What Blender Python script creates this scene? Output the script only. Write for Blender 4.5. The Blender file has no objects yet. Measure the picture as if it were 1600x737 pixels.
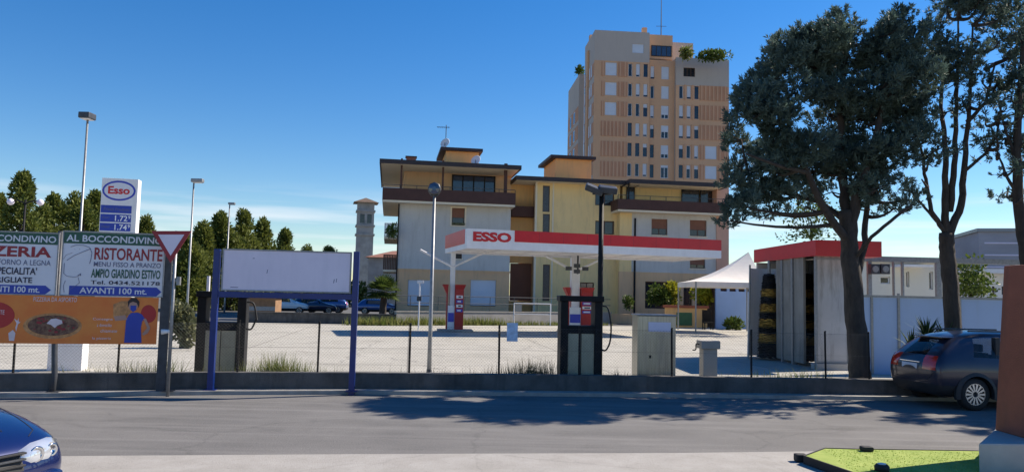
import bpy, bmesh, math, random
from mathutils import Vector, Matrix
from mathutils import noise as mnoise
from mathutils.bvhtree import BVHTree

# ------------------------------------------------------------------ camera, sky, sun, exposure
SC = bpy.context.scene
COL = SC.collection
FPX, IW, IH = 1200.0, 1600.0, 737.0
H = 1.95                                   # eye height in metres
PITCH = math.atan(91.5 / 1200); ROLL = math.radians(1.3)
_F = Vector((0, math.cos(PITCH), math.sin(PITCH)))
_Z = Vector((0, -math.sin(PITCH), math.cos(PITCH)))
_X = Vector((1, 0, 0))
_R = _X * math.cos(ROLL) + _Z * math.sin(ROLL)
_U = _Z * math.cos(ROLL) - _X * math.sin(ROLL)
CAM = Vector((0, 0, H))
cd = bpy.data.cameras.new('camera'); cam = bpy.data.objects.new('camera', cd); COL.objects.link(cam)
cd.sensor_width = 36; cd.lens = 36 * FPX / IW; cd.clip_start = 0.1; cd.clip_end = 4000
M3 = Matrix((_R, _U, -_F)).transposed()
cam.matrix_world = Matrix.Translation(CAM) @ M3.to_4x4()
SC.camera = cam

SUN_AZ = math.radians(66)                  # clockwise from straight ahead
SUN_EL = math.radians(40.5)
w = bpy.data.worlds.new('World'); SC.world = w; w.use_nodes = True
nt = w.node_tree; nt.nodes.clear()
out = nt.nodes.new('ShaderNodeOutputWorld'); bg = nt.nodes.new('ShaderNodeBackground')
sky = nt.nodes.new('ShaderNodeTexSky'); sky.sky_type = 'NISHITA'; sky.sun_disc = False
sky.sun_elevation = SUN_EL; sky.sun_rotation = SUN_AZ
sky.air_density = 1.1; sky.dust_density = 0.05; sky.ozone_density = 4.0; sky.altitude = 30
bg.inputs[1].default_value = 0.1
tc = nt.nodes.new('ShaderNodeTexCoord')
mp = nt.nodes.new('ShaderNodeMapping'); mp.inputs['Scale'].default_value = (2.2, 2.2, 34)
nz = nt.nodes.new('ShaderNodeTexNoise'); nz.inputs['Scale'].default_value = 1.6; nz.inputs['Detail'].default_value = 6
cr = nt.nodes.new('ShaderNodeValToRGB'); cr.color_ramp.elements[0].position = 0.47; cr.color_ramp.elements[1].position = 0.68
sp = nt.nodes.new('ShaderNodeSeparateXYZ')
band = nt.nodes.new('ShaderNodeValToRGB')   # clouds only in a low band over the horizon
b = band.color_ramp; b.elements[0].position = 0.0; b.elements[0].color = (1, 1, 1, 1); b.elements[1].position = 0.135; b.elements[1].color = (0, 0, 0, 1)
e_ = b.elements.new(0.085); e_.color = (0.75, 0.75, 0.75, 1)
mul = nt.nodes.new('ShaderNodeMath'); mul.operation = 'MULTIPLY'
mul2 = nt.nodes.new('ShaderNodeMath'); mul2.operation = 'MULTIPLY'; mul2.inputs[1].default_value = 0.8
mix = nt.nodes.new('ShaderNodeMix'); mix.data_type = 'RGBA'
L = nt.links.new
L(tc.outputs['Generated'], mp.inputs[0]); L(mp.outputs[0], nz.inputs['Vector']); L(nz.outputs['Fac'], cr.inputs[0])
L(tc.outputs['Generated'], sp.inputs[0]); L(sp.outputs['Z'], band.inputs[0])
L(cr.outputs[0], mul.inputs[0]); L(band.outputs[0], mul.inputs[1]); L(mul.outputs[0], mul2.inputs[0])
hs_ = nt.nodes.new('ShaderNodeHueSaturation'); hs_.inputs['Saturation'].default_value = 1.36; hs_.inputs['Value'].default_value = 0.85; hs_.inputs['Hue'].default_value = 0.508
L(sky.outputs[0], hs_.inputs['Color']); L(mul2.outputs[0], mix.inputs[0]); L(hs_.outputs[0], mix.inputs[6]); mix.inputs[7].default_value = (6.2, 6.3, 6.6, 1)
L(mix.outputs[2], bg.inputs[0]); L(bg.outputs[0], out.inputs[0])

sd = bpy.data.lights.new('sun', 'SUN'); so = bpy.data.objects.new('sun', sd); COL.objects.link(so)
sd.energy = 5.0; sd.angle = math.radians(0.5); sd.color = (1, 0.89, 0.75)
sdir = Vector((math.sin(SUN_AZ) * math.cos(SUN_EL), math.cos(SUN_AZ) * math.cos(SUN_EL), math.sin(SUN_EL)))
so.rotation_euler = sdir.to_track_quat('Z', 'Y').to_euler(); so.location = (30, 30, 60)
vs = SC.view_settings
vs.view_transform = 'Standard'; vs.look = 'None'; vs.gamma = 1; vs.use_curve_mapping = False
vs.exposure = 0.72

# ------------------------------------------------------------------ helpers
def ray(px, py): return _F + _R * ((px - IW / 2) / FPX) - _U * ((py - IH / 2) / FPX)
def at(px, py, Y):                          # the place seen at a pixel, Y metres ahead
    d = ray(px, py); return CAM + d * (Y / d.y)
def G(px, py, z=0.0):                       # the place on level z seen at a pixel
    d = ray(px, py); return CAM + d * ((z - H) / d.z)
rnd = random.Random(7)

def link(o, parent=None):
    COL.objects.link(o)
    if parent: o.parent = parent
    return o
def tag(o, label=None, cat=None, group=None, kind=None):
    if label: o['label'] = label
    if cat: o['category'] = cat
    if group: o['group'] = group
    if kind: o['kind'] = kind
    return o
def thing(name, label, cat, loc=(0, 0, 0), rz=0.0, group=None):
    o = bpy.data.objects.new(name, None); o.empty_display_size = 0.2
    o.location = Vector(loc); o.rotation_euler = (0, 0, rz); link(o)
    return tag(o, label, cat, group)
def root_of(o):
    while o.parent: o = o.parent
    return o

class MB:
    def __init__(s): s.v = []; s.f = []; s.mi = []; s.cur = 0
    def add(s, vs_, fs):
        n = len(s.v); s.v += [Vector(a) for a in vs_]; s.f += [tuple(i + n for i in f) for f in fs]; s.mi += [s.cur] * len(fs)
    def quad(s, a, b, c, d): s.add([a, b, c, d], [(0, 1, 2, 3)])
    def tri(s, a, b, c): s.add([a, b, c], [(0, 1, 2)])
    def hexa(s, p):                         # bottom 0-3 counterclockwise, top 4-7
        s.add(p, [(3, 2, 1, 0), (4, 5, 6, 7), (0, 1, 5, 4), (1, 2, 6, 5), (2, 3, 7, 6), (3, 0, 4, 7)])
    def box(s, x0, x1, y0, y1, z0, z1):
        s.hexa([(x0, y0, z0), (x1, y0, z0), (x1, y1, z0), (x0, y1, z0), (x0, y0, z1), (x1, y0, z1), (x1, y1, z1), (x0, y1, z1)])
    def prism(s, pts, z0, z1):              # pts counterclockwise from above
        n = len(pts)
        s.add([(p[0], p[1], z0) for p in pts] + [(p[0], p[1], z1) for p in pts],
              [tuple(range(n - 1, -1, -1)), tuple(range(n, 2 * n))] + [(i, (i + 1) % n, n + (i + 1) % n, n + i) for i in range(n)])
    def tube(s, pts, rad, n=8, cap=True):
        pts = [Vector(p) for p in pts]
        if not isinstance(rad, (list, tuple)): rad = [rad] * len(pts)
        base = len(s.v); prev = None
        for i, p in enumerate(pts):
            d = (pts[min(i + 1, len(pts) - 1)] - pts[max(i - 1, 0)])
            d = d.normalized() if d.length > 1e-9 else Vector((0, 0, 1))
            if prev is None: a = d.orthogonal().normalized()
            else:
                a = prev - d * prev.dot(d)
                a = a.normalized() if a.length > 1e-6 else d.orthogonal().normalized()
            prev = a; b_ = d.cross(a)
            for k in range(n):
                t = 2 * math.pi * k / n
                s.v.append(p + (a * math.cos(t) + b_ * math.sin(t)) * rad[i])
        for i in range(len(pts) - 1):
            for k in range(n):
                q = (k + 1) % n
                s.f.append((base + i * n + k, base + i * n + q, base + (i + 1) * n + q, base + (i + 1) * n + k)); s.mi.append(s.cur)
        if cap:
            s.f.append(tuple(base + k for k in range(n - 1, -1, -1))); s.mi.append(s.cur)
            e = base + (len(pts) - 1) * n; s.f.append(tuple(e + k for k in range(n))); s.mi.append(s.cur)
    def lathe(s, o, prof, n=24, axis='z', cap=True):   # prof: (radius, height)
        o = Vector(o); base = len(s.v)
        for r, h in prof:
            for k in range(n):
                t = 2 * math.pi * k / n; c, d = r * math.cos(t), r * math.sin(t)
                s.v.append(o + (Vector((c, d, h)) if axis == 'z' else Vector((c, h, d)) if axis == 'y' else Vector((h, c, d))))
        for i in range(len(prof) - 1):
            for k in range(n):
                q = (k + 1) % n
                s.f.append((base + i * n + k, base + i * n + q, base + (i + 1) * n + q, base + (i + 1) * n + k)); s.mi.append(s.cur)
        if not cap: return
        s.f.append(tuple(base + k for k in range(n - 1, -1, -1))); s.mi.append(s.cur)
        e = base + (len(prof) - 1) * n; s.f.append(tuple(e + k for k in range(n))); s.mi.append(s.cur)
    def build(s, name, mats, parent=None, local=False, smooth=False, bevel=0, keep=False):
        if not isinstance(mats, (list, tuple)): mats = [mats]
        vv = s.v; loc = Vector((0, 0, 0))
        if parent is not None:
            if not local:
                o = root_of(parent).location; vv = [a - o for a in s.v]
        elif not local and not keep and vv:
            xs = [a.x for a in vv]; ys = [a.y for a in vv]
            loc = Vector(((min(xs) + max(xs)) / 2, (min(ys) + max(ys)) / 2, min(a.z for a in vv)))
            vv = [a - loc for a in vv]
        me = bpy.data.meshes.new(name); me.from_pydata([tuple(a) for a in vv], [], s.f)
        for m in mats: me.materials.append(m)
        if len(mats) > 1: me.polygons.foreach_set('material_index', s.mi)
        if smooth: me.polygons.foreach_set('use_smooth', [True] * len(me.polygons))
        me.update()
        o = bpy.data.objects.new(name, me); o.location = loc; link(o, parent)
        if bevel:
            bm = bmesh.new(); bm.from_mesh(me); bmesh.ops.remove_doubles(bm, verts=bm.verts, dist=1e-5)
            ed = [e for e in bm.edges if len(e.link_faces) == 2 and e.calc_face_angle(0) > 0.5]
            bmesh.ops.bevel(bm, geom=ed, offset=bevel, segments=2, profile=0.6, affect='EDGES', clamp_overlap=True)
            bm.to_mesh(me); bm.free()
        return o

class Fac:                                   # an upright plane: s runs along it, o comes out of it towards the viewer
    def __init__(self, p, ang):
        self.p = Vector((p[0], p[1])); a = math.radians(ang)
        self.d = Vector((math.cos(a), math.sin(a))); self.n = Vector((math.sin(a), -math.cos(a)))
    def hit(self, px, py, o=0):
        r = ray(px, py); q = self.p + self.n * o
        t = (q.dot(self.n) - CAM.xy.dot(self.n)) / r.xy.dot(self.n)
        return CAM + r * t
    def s(self, px, py, o=0): return (self.hit(px, py, o).xy - self.p).dot(self.d)
    def z(self, px, py, o=0): return self.hit(px, py, o).z
    def R(self, x0, y0, x1, y1, o=0):        # rectangle: s0, s1, z0, z1 (y0 is the upper edge)
        my, mx = (y0 + y1) / 2, (x0 + x1) / 2
        return self.s(x0, my, o), self.s(x1, my, o), self.z(mx, y1, o), self.z(mx, y0, o)
    def P(self, s, z, o=0):
        q = self.p + self.d * s + self.n * o; return Vector((q.x, q.y, z))
    def box(self, mb, s0, s1, z0, z1, o0, o1):
        P = self.P
        mb.hexa([P(s0, z0, o1), P(s1, z0, o1), P(s1, z0, o0), P(s0, z0, o0), P(s0, z1, o1), P(s1, z1, o1), P(s1, z1, o0), P(s0, z1, o0)])
    def wall(self, mb, s0, s1, z0, z1, holes, depth=0.2, o=0):   # front sheet with real openings and reveals
        S = sorted({s0, s1, *[h[0] for h in holes], *[h[1] for h in holes]}); Zs = sorted({z0, z1, *[h[2] for h in holes], *[h[3] for h in holes]})
        S = [a for a in S if s0 <= a <= s1]; Zs = [a for a in Zs if z0 <= a <= z1]; P = self.P
        for i in range(len(S) - 1):
            for j in range(len(Zs) - 1):
                a, b_ = (S[i] + S[i + 1]) / 2, (Zs[j] + Zs[j + 1]) / 2
                if any(h[0] < a < h[1] and h[2] < b_ < h[3] for h in holes): continue
                mb.quad(P(S[i], Zs[j], o), P(S[i + 1], Zs[j], o), P(S[i + 1], Zs[j + 1], o), P(S[i], Zs[j + 1], o))
        for a, b_, c, d in holes:
            for q in ((a, c, a, d), (b_, d, b_, c), (b_, c, a, c), (a, d, b_, d)):
                mb.quad(P(q[0], q[1], o), P(q[2], q[3], o), P(q[2], q[3], o - depth), P(q[0], q[1], o - depth))
        for q in ((s0, z0, s0, z1), (s1, z1, s1, z0), (s1, z0, s0, z0), (s0, z1, s1, z1)):
            mb.quad(P(q[0], q[1], o), P(q[2], q[3], o), P(q[2], q[3], o - depth - .05), P(q[0], q[1], o - depth - .05))

# ------------------------------------------------------------------ materials
def mat(name, col, rough=0.7, var=0.12, scale=3.0, metal=0.0, bump=0.0, bscale=60.0, col2=None, spec=0.5, coat=0.0, stretch=(1, 1, 1), trans=0.0, alpha=None, stain=0.0, stain_col=(0.03, 0.03, 0.028)):
    m = bpy.data.materials.new(name); m.use_nodes = True; n = m.node_tree.nodes; l = m.node_tree.links.new
    bs = n['Principled BSDF']
    bs.inputs['Roughness'].default_value = rough; bs.inputs['Metallic'].default_value = metal
    bs.inputs['Specular IOR Level'].default_value = spec; bs.inputs['Coat Weight'].default_value = coat; bs.inputs['Coat Roughness'].default_value = 0.04
    if trans: bs.inputs['Transmission Weight'].default_value = trans
    if alpha is not None: bs.inputs['Alpha'].default_value = alpha
    t = n.new('ShaderNodeTexCoord'); mpn = n.new('ShaderNodeMapping'); mpn.inputs['Scale'].default_value = stretch
    l(t.outputs['Object'], mpn.inputs[0])
    nn = n.new('ShaderNodeTexNoise'); nn.inputs['Scale'].default_value = scale; nn.inputs['Detail'].default_value = 7; nn.inputs['Roughness'].default_value = 0.62
    l(mpn.outputs[0], nn.inputs['Vector'])
    rp = n.new('ShaderNodeValToRGB')
    c = Vector(col[:3]); c2 = Vector(col2[:3]) if col2 else c * (1 + var); c1 = c if col2 else c * (1 - var)
    rp.color_ramp.elements[0].position = 0.32; rp.color_ramp.elements[1].position = 0.68
    rp.color_ramp.elements[0].color = (*c1, 1); rp.color_ramp.elements[1].color = (*[min(1, a) for a in c2], 1)
    l(nn.outputs['Fac'], rp.inputs[0]); last = rp.outputs[0]
    if stain:
        n2 = n.new('ShaderNodeTexNoise'); n2.inputs['Scale'].default_value = 1.3; n2.inputs['Detail'].default_value = 8; n2.inputs['Roughness'].default_value = 0.7
        mp2 = n.new('ShaderNodeMapping'); mp2.inputs['Scale'].default_value = (2.5, 2.5, 0.35); l(t.outputs['Object'], mp2.inputs[0]); l(mp2.outputs[0], n2.inputs['Vector'])
        r2 = n.new('ShaderNodeValToRGB'); r2.color_ramp.elements[0].position = 0.5; r2.color_ramp.elements[1].position = 0.72
        l(n2.outputs['Fac'], r2.inputs[0])
        ml = n.new('ShaderNodeMath'); ml.operation = 'MULTIPLY'; ml.inputs[1].default_value = stain; l(r2.outputs[0], ml.inputs[0])
        mx = n.new('ShaderNodeMix'); mx.data_type = 'RGBA'; l(ml.outputs[0], mx.inputs[0]); l(last, mx.inputs[6]); mx.inputs[7].default_value = (*stain_col, 1); last = mx.outputs[2]
    l(last, bs.inputs['Base Color'])
    if bump:
        nb = n.new('ShaderNodeTexNoise'); nb.inputs['Scale'].default_value = bscale; nb.inputs['Detail'].default_value = 4
        l(mpn.outputs[0], nb.inputs['Vector'])
        bu = n.new('ShaderNodeBump'); bu.inputs['Strength'].default_value = bump; bu.inputs['Distance'].default_value = 0.02
        l(nb.outputs['Fac'], bu.inputs['Height']); l(bu.outputs[0], bs.inputs['Normal'])
    return m
def surface_wear(m, joints=None, cracks=0.0, crack_scale=.35, blotch=0.0, blotch_col=(.03, .03, .03), grit=0.0, streak=0.0):
    n = m.node_tree.nodes; l = m.node_tree.links.new; bs = n['Principled BSDF']; last = bs.inputs['Base Color'].links[0].from_socket
    t = n.new('ShaderNodeTexCoord'); pos = t.outputs['Object']
    def over(fac, col, k):
        nonlocal last
        ml = n.new('ShaderNodeMath'); ml.operation = 'MULTIPLY'; ml.inputs[1].default_value = k; l(fac, ml.inputs[0])
        mx = n.new('ShaderNodeMix'); mx.data_type = 'RGBA'; l(ml.outputs[0], mx.inputs[0]); l(last, mx.inputs[6]); mx.inputs[7].default_value = (*col, 1); last = mx.outputs[2]
    def ramp(src, a, b_, inv=False):
        r = n.new('ShaderNodeValToRGB'); r.color_ramp.elements[0].position = a; r.color_ramp.elements[1].position = b_
        if inv: r.color_ramp.elements[0].color = (1, 1, 1, 1); r.color_ramp.elements[1].color = (0, 0, 0, 1)
        l(src, r.inputs[0]); return r.outputs[0]
    if blotch:
        for sc, a, b_ in ((.55, .56, .7), (1.7, .62, .72)):
            x = n.new('ShaderNodeTexNoise'); x.inputs['Scale'].default_value = sc; x.inputs['Detail'].default_value = 9; x.inputs['Roughness'].default_value = .65; x.inputs['Distortion'].default_value = .6; l(pos, x.inputs['Vector']); over(ramp(x.outputs['Fac'], a, b_), blotch_col, blotch)
    if streak:
        mp_ = n.new('ShaderNodeMapping'); mp_.inputs['Scale'].default_value = (.12, 2.2, 1); mp_.inputs['Rotation'].default_value = (0, 0, -.13); l(pos, mp_.inputs[0])
        x = n.new('ShaderNodeTexNoise'); x.inputs['Scale'].default_value = 1.5; x.inputs['Detail'].default_value = 6; l(mp_.outputs[0], x.inputs['Vector']); over(ramp(x.outputs['Fac'], .5, .68), (.26, .25, .24), streak)
    if cracks:
        w1 = n.new('ShaderNodeTexNoise'); w1.inputs['Scale'].default_value = 1.2; w1.inputs['Detail'].default_value = 5; l(pos, w1.inputs['Vector'])
        ad = n.new('ShaderNodeVectorMath'); ad.operation = 'MULTIPLY_ADD'; ad.inputs[1].default_value = (.9, .9, .9); l(w1.outputs['Color'], ad.inputs[0]); l(pos, ad.inputs[2])
        v = n.new('ShaderNodeTexVoronoi'); v.feature = 'DISTANCE_TO_EDGE'; v.inputs['Scale'].default_value = crack_scale; l(ad.outputs[0], v.inputs['Vector'])
        over(ramp(v.outputs['Distance'], .002, .009, True), (.035, .034, .033), cracks)
    if joints:
        b_ = n.new('ShaderNodeTexBrick'); b_.offset = 0; b_.inputs['Scale'].default_value = 1; b_.inputs['Brick Width'].default_value = joints[0]; b_.inputs['Row Height'].default_value = joints[1]; b_.inputs['Mortar Size'].default_value = .025; b_.inputs['Mortar Smooth'].default_value = .3
        mp_ = n.new('ShaderNodeMapping'); mp_.inputs['Rotation'].default_value = (0, 0, -.13); l(pos, mp_.inputs[0]); l(mp_.outputs[0], b_.inputs['Vector']); over(b_.outputs['Fac'], (.12, .11, .095), .75)
    if grit:
        x = n.new('ShaderNodeTexNoise'); x.inputs['Scale'].default_value = 45; x.inputs['Detail'].default_value = 3; l(pos, x.inputs['Vector']); over(ramp(x.outputs['Fac'], .58, .7), (.34, .33, .31), grit); over(ramp(x.outputs['Fac'], .3, .42, True), (.04, .04, .04), grit)
    l(last, bs.inputs['Base Color']); return m
def leaf_mat(name, c1, c2, scale=1.2):
    m = mat(name, c1, 0.6, col2=c2, scale=scale, spec=0.25)
    n = m.node_tree.nodes; l = m.node_tree.links.new; bs = n['Principled BSDF']; o = n['Material Output']
    tr = n.new('ShaderNodeBsdfTranslucent'); ms = n.new('ShaderNodeMixShader'); ms.inputs[0].default_value = 0.3
    src = bs.inputs['Base Color'].links[0].from_socket; l(src, tr.inputs['Color'])
    l(bs.outputs[0], ms.inputs[1]); l(tr.outputs[0], ms.inputs[2]); l(ms.outputs[0], o.inputs['Surface'])
    return m

M = {}
M['earth'] = mat('earth', (0.16, 0.15, 0.12), 0.95, scale=.3, col2=(0.22, 0.21, 0.18), bump=.3)
M['asphalt'] = mat('asphalt', (0.115, 0.112, 0.108), 0.9, scale=1.1, col2=(0.165, 0.16, 0.153), bump=.5, bscale=90, stretch=(.5, 1, 1))
M['asphalt_far'] = mat('asphalt_far', (0.10, 0.10, 0.10), 0.9, scale=.4, var=.15)
M['pavement'] = mat('pavement', (0.29, 0.275, 0.25), 0.9, scale=2.2, col2=(0.36, 0.345, 0.32), bump=.35, bscale=70)
M['forecourt'] = mat('forecourt', (0.36, 0.345, 0.295), 0.92, scale=.35, col2=(0.45, 0.43, 0.375), bump=.4, bscale=40, stain=.35, stain_col=(.2, .19, .17))
M['kerb'] = mat('kerb', (0.30, 0.29, 0.27), 0.85, scale=4, var=.2, bump=.3)
surface_wear(M['asphalt'], cracks=.2, crack_scale=.22, blotch=.35, blotch_col=(.055, .054, .052), grit=.35, streak=.3); surface_wear(M['pavement'], cracks=.12, crack_scale=.3, blotch=.3, blotch_col=(.19, .18, .16), grit=.3)
surface_wear(M['forecourt'], joints=(5.2, 4.2), cracks=.35, crack_scale=.22, blotch=.42, blotch_col=(.2, .185, .16), grit=.25)
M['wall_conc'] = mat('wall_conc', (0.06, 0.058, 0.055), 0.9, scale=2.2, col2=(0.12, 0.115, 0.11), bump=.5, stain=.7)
M['black_metal'] = mat('black_metal', (0.012, 0.012, 0.013), 0.6, scale=8, var=.3, spec=.2)
M['dark_steel'] = mat('dark_steel', (0.055, 0.06, 0.07), 0.5, scale=8, var=.25, metal=.3)
M['galv'] = mat('galv', (0.26, 0.27, 0.28), 0.45, scale=14, var=.18, metal=.45)
M['wire'] = mat('wire', (0.07, 0.072, 0.07), 0.6, metal=.2)
M['white'] = mat('white', (0.74, 0.74, 0.75), 0.55, scale=2, var=.06, stain=.12, stain_col=(.4, .38, .35))
M['sign_white'] = mat('sign_white', (0.66, 0.67, 0.72), 0.4, scale=1.5, var=.05)
M['panel_blank'] = mat('panel_blank', (0.66, 0.61, 0.73), 0.45, scale=1.2, col2=(0.74, 0.69, 0.8), stain=.2, stain_col=(.38, .4, .48))
M['blue_post'] = mat('blue_post', (0.004, 0.022, 0.15), 0.35, scale=5, var=.15)
M['blue_sign'] = mat('blue_sign', (0.02, 0.05, 0.36), 0.45, scale=3, var=.06)
M['green_sign'] = mat('green_sign', (0.015, 0.085, 0.055), 0.45, scale=3, var=.08)
M['red_sign'] = mat('red_sign', (0.42, 0.018, 0.02), 0.45, scale=3, var=.08)
M['maroon'] = mat('maroon', (0.28, 0.02, 0.03), 0.5, scale=3, var=.08)
M['ink'] = mat('ink', (0.02, 0.02, 0.05), 0.6)
M['grey_ink'] = mat('grey_ink', (0.12, 0.13, 0.22), 0.6)
M['orange_banner'] = mat('orange_banner', (0.72, 0.17, 0.03), 0.5, scale=2.5, col2=(0.76, 0.25, 0.045))
M['pizza_crust'] = mat('pizza_crust', (0.5, 0.24, 0.09), 0.6, scale=14, var=.35)
M['pizza_top'] = mat('pizza_top', (0.06, 0.014, 0.012), 0.6, scale=16, col2=(0.25, 0.14, 0.08))
M['skin_print'] = mat('skin_print', (0.42, 0.25, 0.2), 0.6)
M['hair_print'] = mat('hair_print', (0.03, 0.02, 0.02), 0.6)
M['print_pale'] = mat('print_pale', (0.7, 0.6, 0.62), 0.5)
M['esso_red'] = mat('esso_red', (0.55, 0.02, 0.025), 0.35, scale=2, var=.07)
M['pylon_red'] = mat('pylon_red', (0.36, 0.014, 0.014), 0.45, scale=2, var=.12)
M['esso_blue'] = mat('esso_blue', (0.03, 0.05, 0.42), 0.35, scale=2, var=.05)
M['led'] = mat('led', (0.8, 0.82, 0.85), 0.5, var=.02)
M['beige_pump'] = mat('beige_pump', (0.42, 0.38, 0.26), 0.5, scale=3, var=.12, stain=.4, stain_col=(.2, .17, .1))
M['pump_dark'] = mat('pump_dark', (0.010, 0.0105, 0.012), 0.6, scale=6, var=.4, spec=.2)
M['steel_brushed'] = mat('steel_brushed', (0.42, 0.40, 0.33), 0.34, scale=3, metal=.75, var=.2, stretch=(14, 14, .6), stain=.35, stain_col=(.3, .3, .34))
M['rubber'] = mat('rubber', (0.015, 0.015, 0.016), 0.7)
M['facade_grey'] = mat('facade_grey', (0.54, 0.53, 0.50), 0.9, scale=.5, var=.06, stain=.28, stain_col=(.25, .22, .18))
M['facade_tan'] = mat('facade_tan', (0.70, 0.45, 0.25), 0.9, scale=.5, var=.07, stain=.28, stain_col=(.25, .22, .18))
M['facade_yellow'] = mat('facade_yellow', (0.82, 0.60, 0.28), 0.9, scale=.5, var=.05, stain=.28, stain_col=(.25, .22, .18))
M['facade_orange'] = mat('facade_orange', (0.78, 0.46, 0.18), 0.9, scale=.5, var=.06, stain=.28, stain_col=(.25, .22, .18))
M['salmon'] = mat('salmon', (0.62, 0.36, 0.26), 0.9, scale=.5, var=.07, stain=.28, stain_col=(.25, .22, .18))
M['soffit'] = mat('soffit', (0.75, 0.66, 0.5), 0.9, scale=.5, var=.05)
M['brown_band'] = mat('brown_band', (0.075, 0.032, 0.024), 0.75, scale=2, var=.15)
M['roof_edge'] = mat('roof_edge', (0.03, 0.022, 0.024), 0.6, var=.2)
M['roof_tile'] = mat('roof_tile', (0.26, 0.12, 0.08), 0.85, scale=6, var=.25)
M['glass_blue'] = mat('glass_blue', (0.03, 0.05, 0.1), 0.06, var=.25, scale=.8, spec=.9)
M['glass_dark'] = mat('glass_dark', (0.022, 0.024, 0.03), 0.08, var=.3, scale=.8, spec=.8)
M['shutter_white'] = mat('shutter_white', (0.62, 0.66, 0.72), 0.6, scale=.8, var=.05)
M['shutter_brown'] = mat('shutter_brown', (0.20, 0.085, 0.05), 0.7, scale=1, var=.1)
M['frame_brown'] = mat('frame_brown', (0.09, 0.045, 0.03), 0.7)
M['glass_brick'] = mat('glass_brick', (0.06, 0.06, 0.065), 0.2, scale=9, var=.4)
M['tower_beige'] = mat('tower_beige', (0.50, 0.43, 0.37), 0.9, scale=.15, var=.05, stain=.15, stain_col=(.3, .24, .18))
M['tower_band'] = mat('tower_band', (0.68, 0.40, 0.23), 0.9, scale=.2, var=.06, stain=.15, stain_col=(.3, .24, .18))
M['tower_panel'] = mat('tower_panel', (0.56, 0.285, 0.165), 0.9, scale=.3, var=.08)
M['tower_rib'] = mat('tower_rib', (0.65, 0.37, 0.22), 0.9, scale=.3, var=.06)
M['stone'] = mat('stone', (0.36, 0.34, 0.31), 0.95, scale=.7, var=.2, bump=.3, bscale=5)
M['grey_block'] = mat('grey_block', (0.33, 0.33, 0.36), 0.85, scale=.12, var=.16, stretch=(1, 1, 3))
M['lilac_wall'] = mat('lilac_wall', (0.33, 0.46, 0.70), 0.85, scale=.6, var=.06, stain=.25, stain_col=(.3, .36, .46))
M['render_cream'] = mat('render_cream', (0.66, 0.64, 0.56), 0.9, scale=.6, var=.06)
M['tent'] = mat('tent', (0.78, 0.74, 0.66), 0.8, scale=1.5, var=.07)
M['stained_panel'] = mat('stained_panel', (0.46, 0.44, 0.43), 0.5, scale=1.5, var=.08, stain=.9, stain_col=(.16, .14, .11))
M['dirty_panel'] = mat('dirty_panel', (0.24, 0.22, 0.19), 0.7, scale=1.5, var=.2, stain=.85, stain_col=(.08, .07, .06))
M['brush_black'] = mat('brush_black', (0.018, 0.018, 0.02), 0.95, scale=40, var=.5, bump=1, bscale=70)
M['brush_yellow'] = mat('brush_yellow', (0.42, 0.25, 0.05), 0.95, scale=40, var=.4, bump=1, bscale=70)
M['bark'] = mat('bark', (0.03, 0.024, 0.02), 0.95, scale=9, col2=(0.065, 0.052, 0.042), bump=1, bscale=22, stretch=(1, 1, .35))
M['pine_leaf'] = leaf_mat('pine_leaf', (0.035, 0.066, 0.058), (0.14, 0.20, 0.165), 1.3)
M['conifer_leaf'] = leaf_mat('conifer_leaf', (0.05, 0.08, 0.018), (0.20, 0.22, 0.045), .5)
M['broad_leaf'] = leaf_mat('broad_leaf', (0.05, 0.085, 0.015), (0.11, 0.15, 0.03), .8)
M['lime_leaf'] = leaf_mat('lime_leaf', (0.26, 0.27, 0.02), (0.42, 0.38, 0.03), 1)
M['plastic_sheet'] = leaf_mat('plastic_sheet', (0.78, 0.78, 0.78), (0.86, 0.86, 0.85), 1.5)
M['turf_blade'] = leaf_mat('turf_blade', (0.25, 0.36, 0.055), (0.40, 0.49, 0.11), 5)
M['yucca_leaf'] = leaf_mat('yucca_leaf', (0.03, 0.06, 0.02), (0.07, 0.11, 0.035), 1)
M['pale_leaf'] = leaf_mat('pale_leaf', (0.045, 0.06, 0.025), (0.28, 0.28, 0.15), 9)
M['weed'] = leaf_mat('weed', (0.09, 0.15, 0.02), (0.26, 0.24, 0.08), 3)
M['dry_weed'] = leaf_mat('dry_weed', (0.10, 0.09, 0.045), (0.22, 0.18, 0.09), 3)
M['turf'] = mat('turf', (0.22, 0.31, 0.045), 0.9, scale=5, col2=(0.34, 0.41, 0.09), bump=.5, bscale=110)
M['pillar_orange'] = mat('pillar_orange', (0.25, 0.078, 0.045), 0.85, scale=1.2, var=.18, bump=.35, stain=.5, stain_col=(.1, .05, .035))
M['plinth'] = mat('plinth', (0.40, 0.38, 0.36), 0.85, scale=2, var=.12, bump=.2)
M['golf_paint'] = mat('golf_paint', (0.006, 0.014, 0.085), 0.25, metal=.3, var=.08, coat=1)
M['fiat_paint'] = mat('fiat_paint', (0.03, 0.029, 0.048), 0.32, metal=.3, var=.08, coat=.6)
M['white_paint'] = mat('white_paint', (0.75, 0.75, 0.75), 0.3, var=.03, coat=1)
M['navy_paint'] = mat('navy_paint', (0.015, 0.02, 0.06), 0.3, metal=.3, var=.08, coat=1)
M['blue_paint'] = mat('blue_paint', (0.06, 0.11, 0.3), 0.3, metal=.4, var=.08, coat=1)
M['cladding'] = mat('cladding', (0.022, 0.022, 0.024), 0.6, var=.2)
M['car_glass'] = mat('car_glass', (0.02, 0.024, 0.03), 0.03, var=.1, spec=1.0, alpha=.42)
M['tail_red'] = mat('tail_red', (0.6, 0.03, 0.015), 0.12, var=.15, coat=1)
M['rim'] = mat('rim', (0.6, 0.6, 0.62), 0.3, metal=.9, var=.08)
M['chrome'] = mat('chrome', (0.75, 0.76, 0.78), 0.12, metal=1, var=.02)
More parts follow.
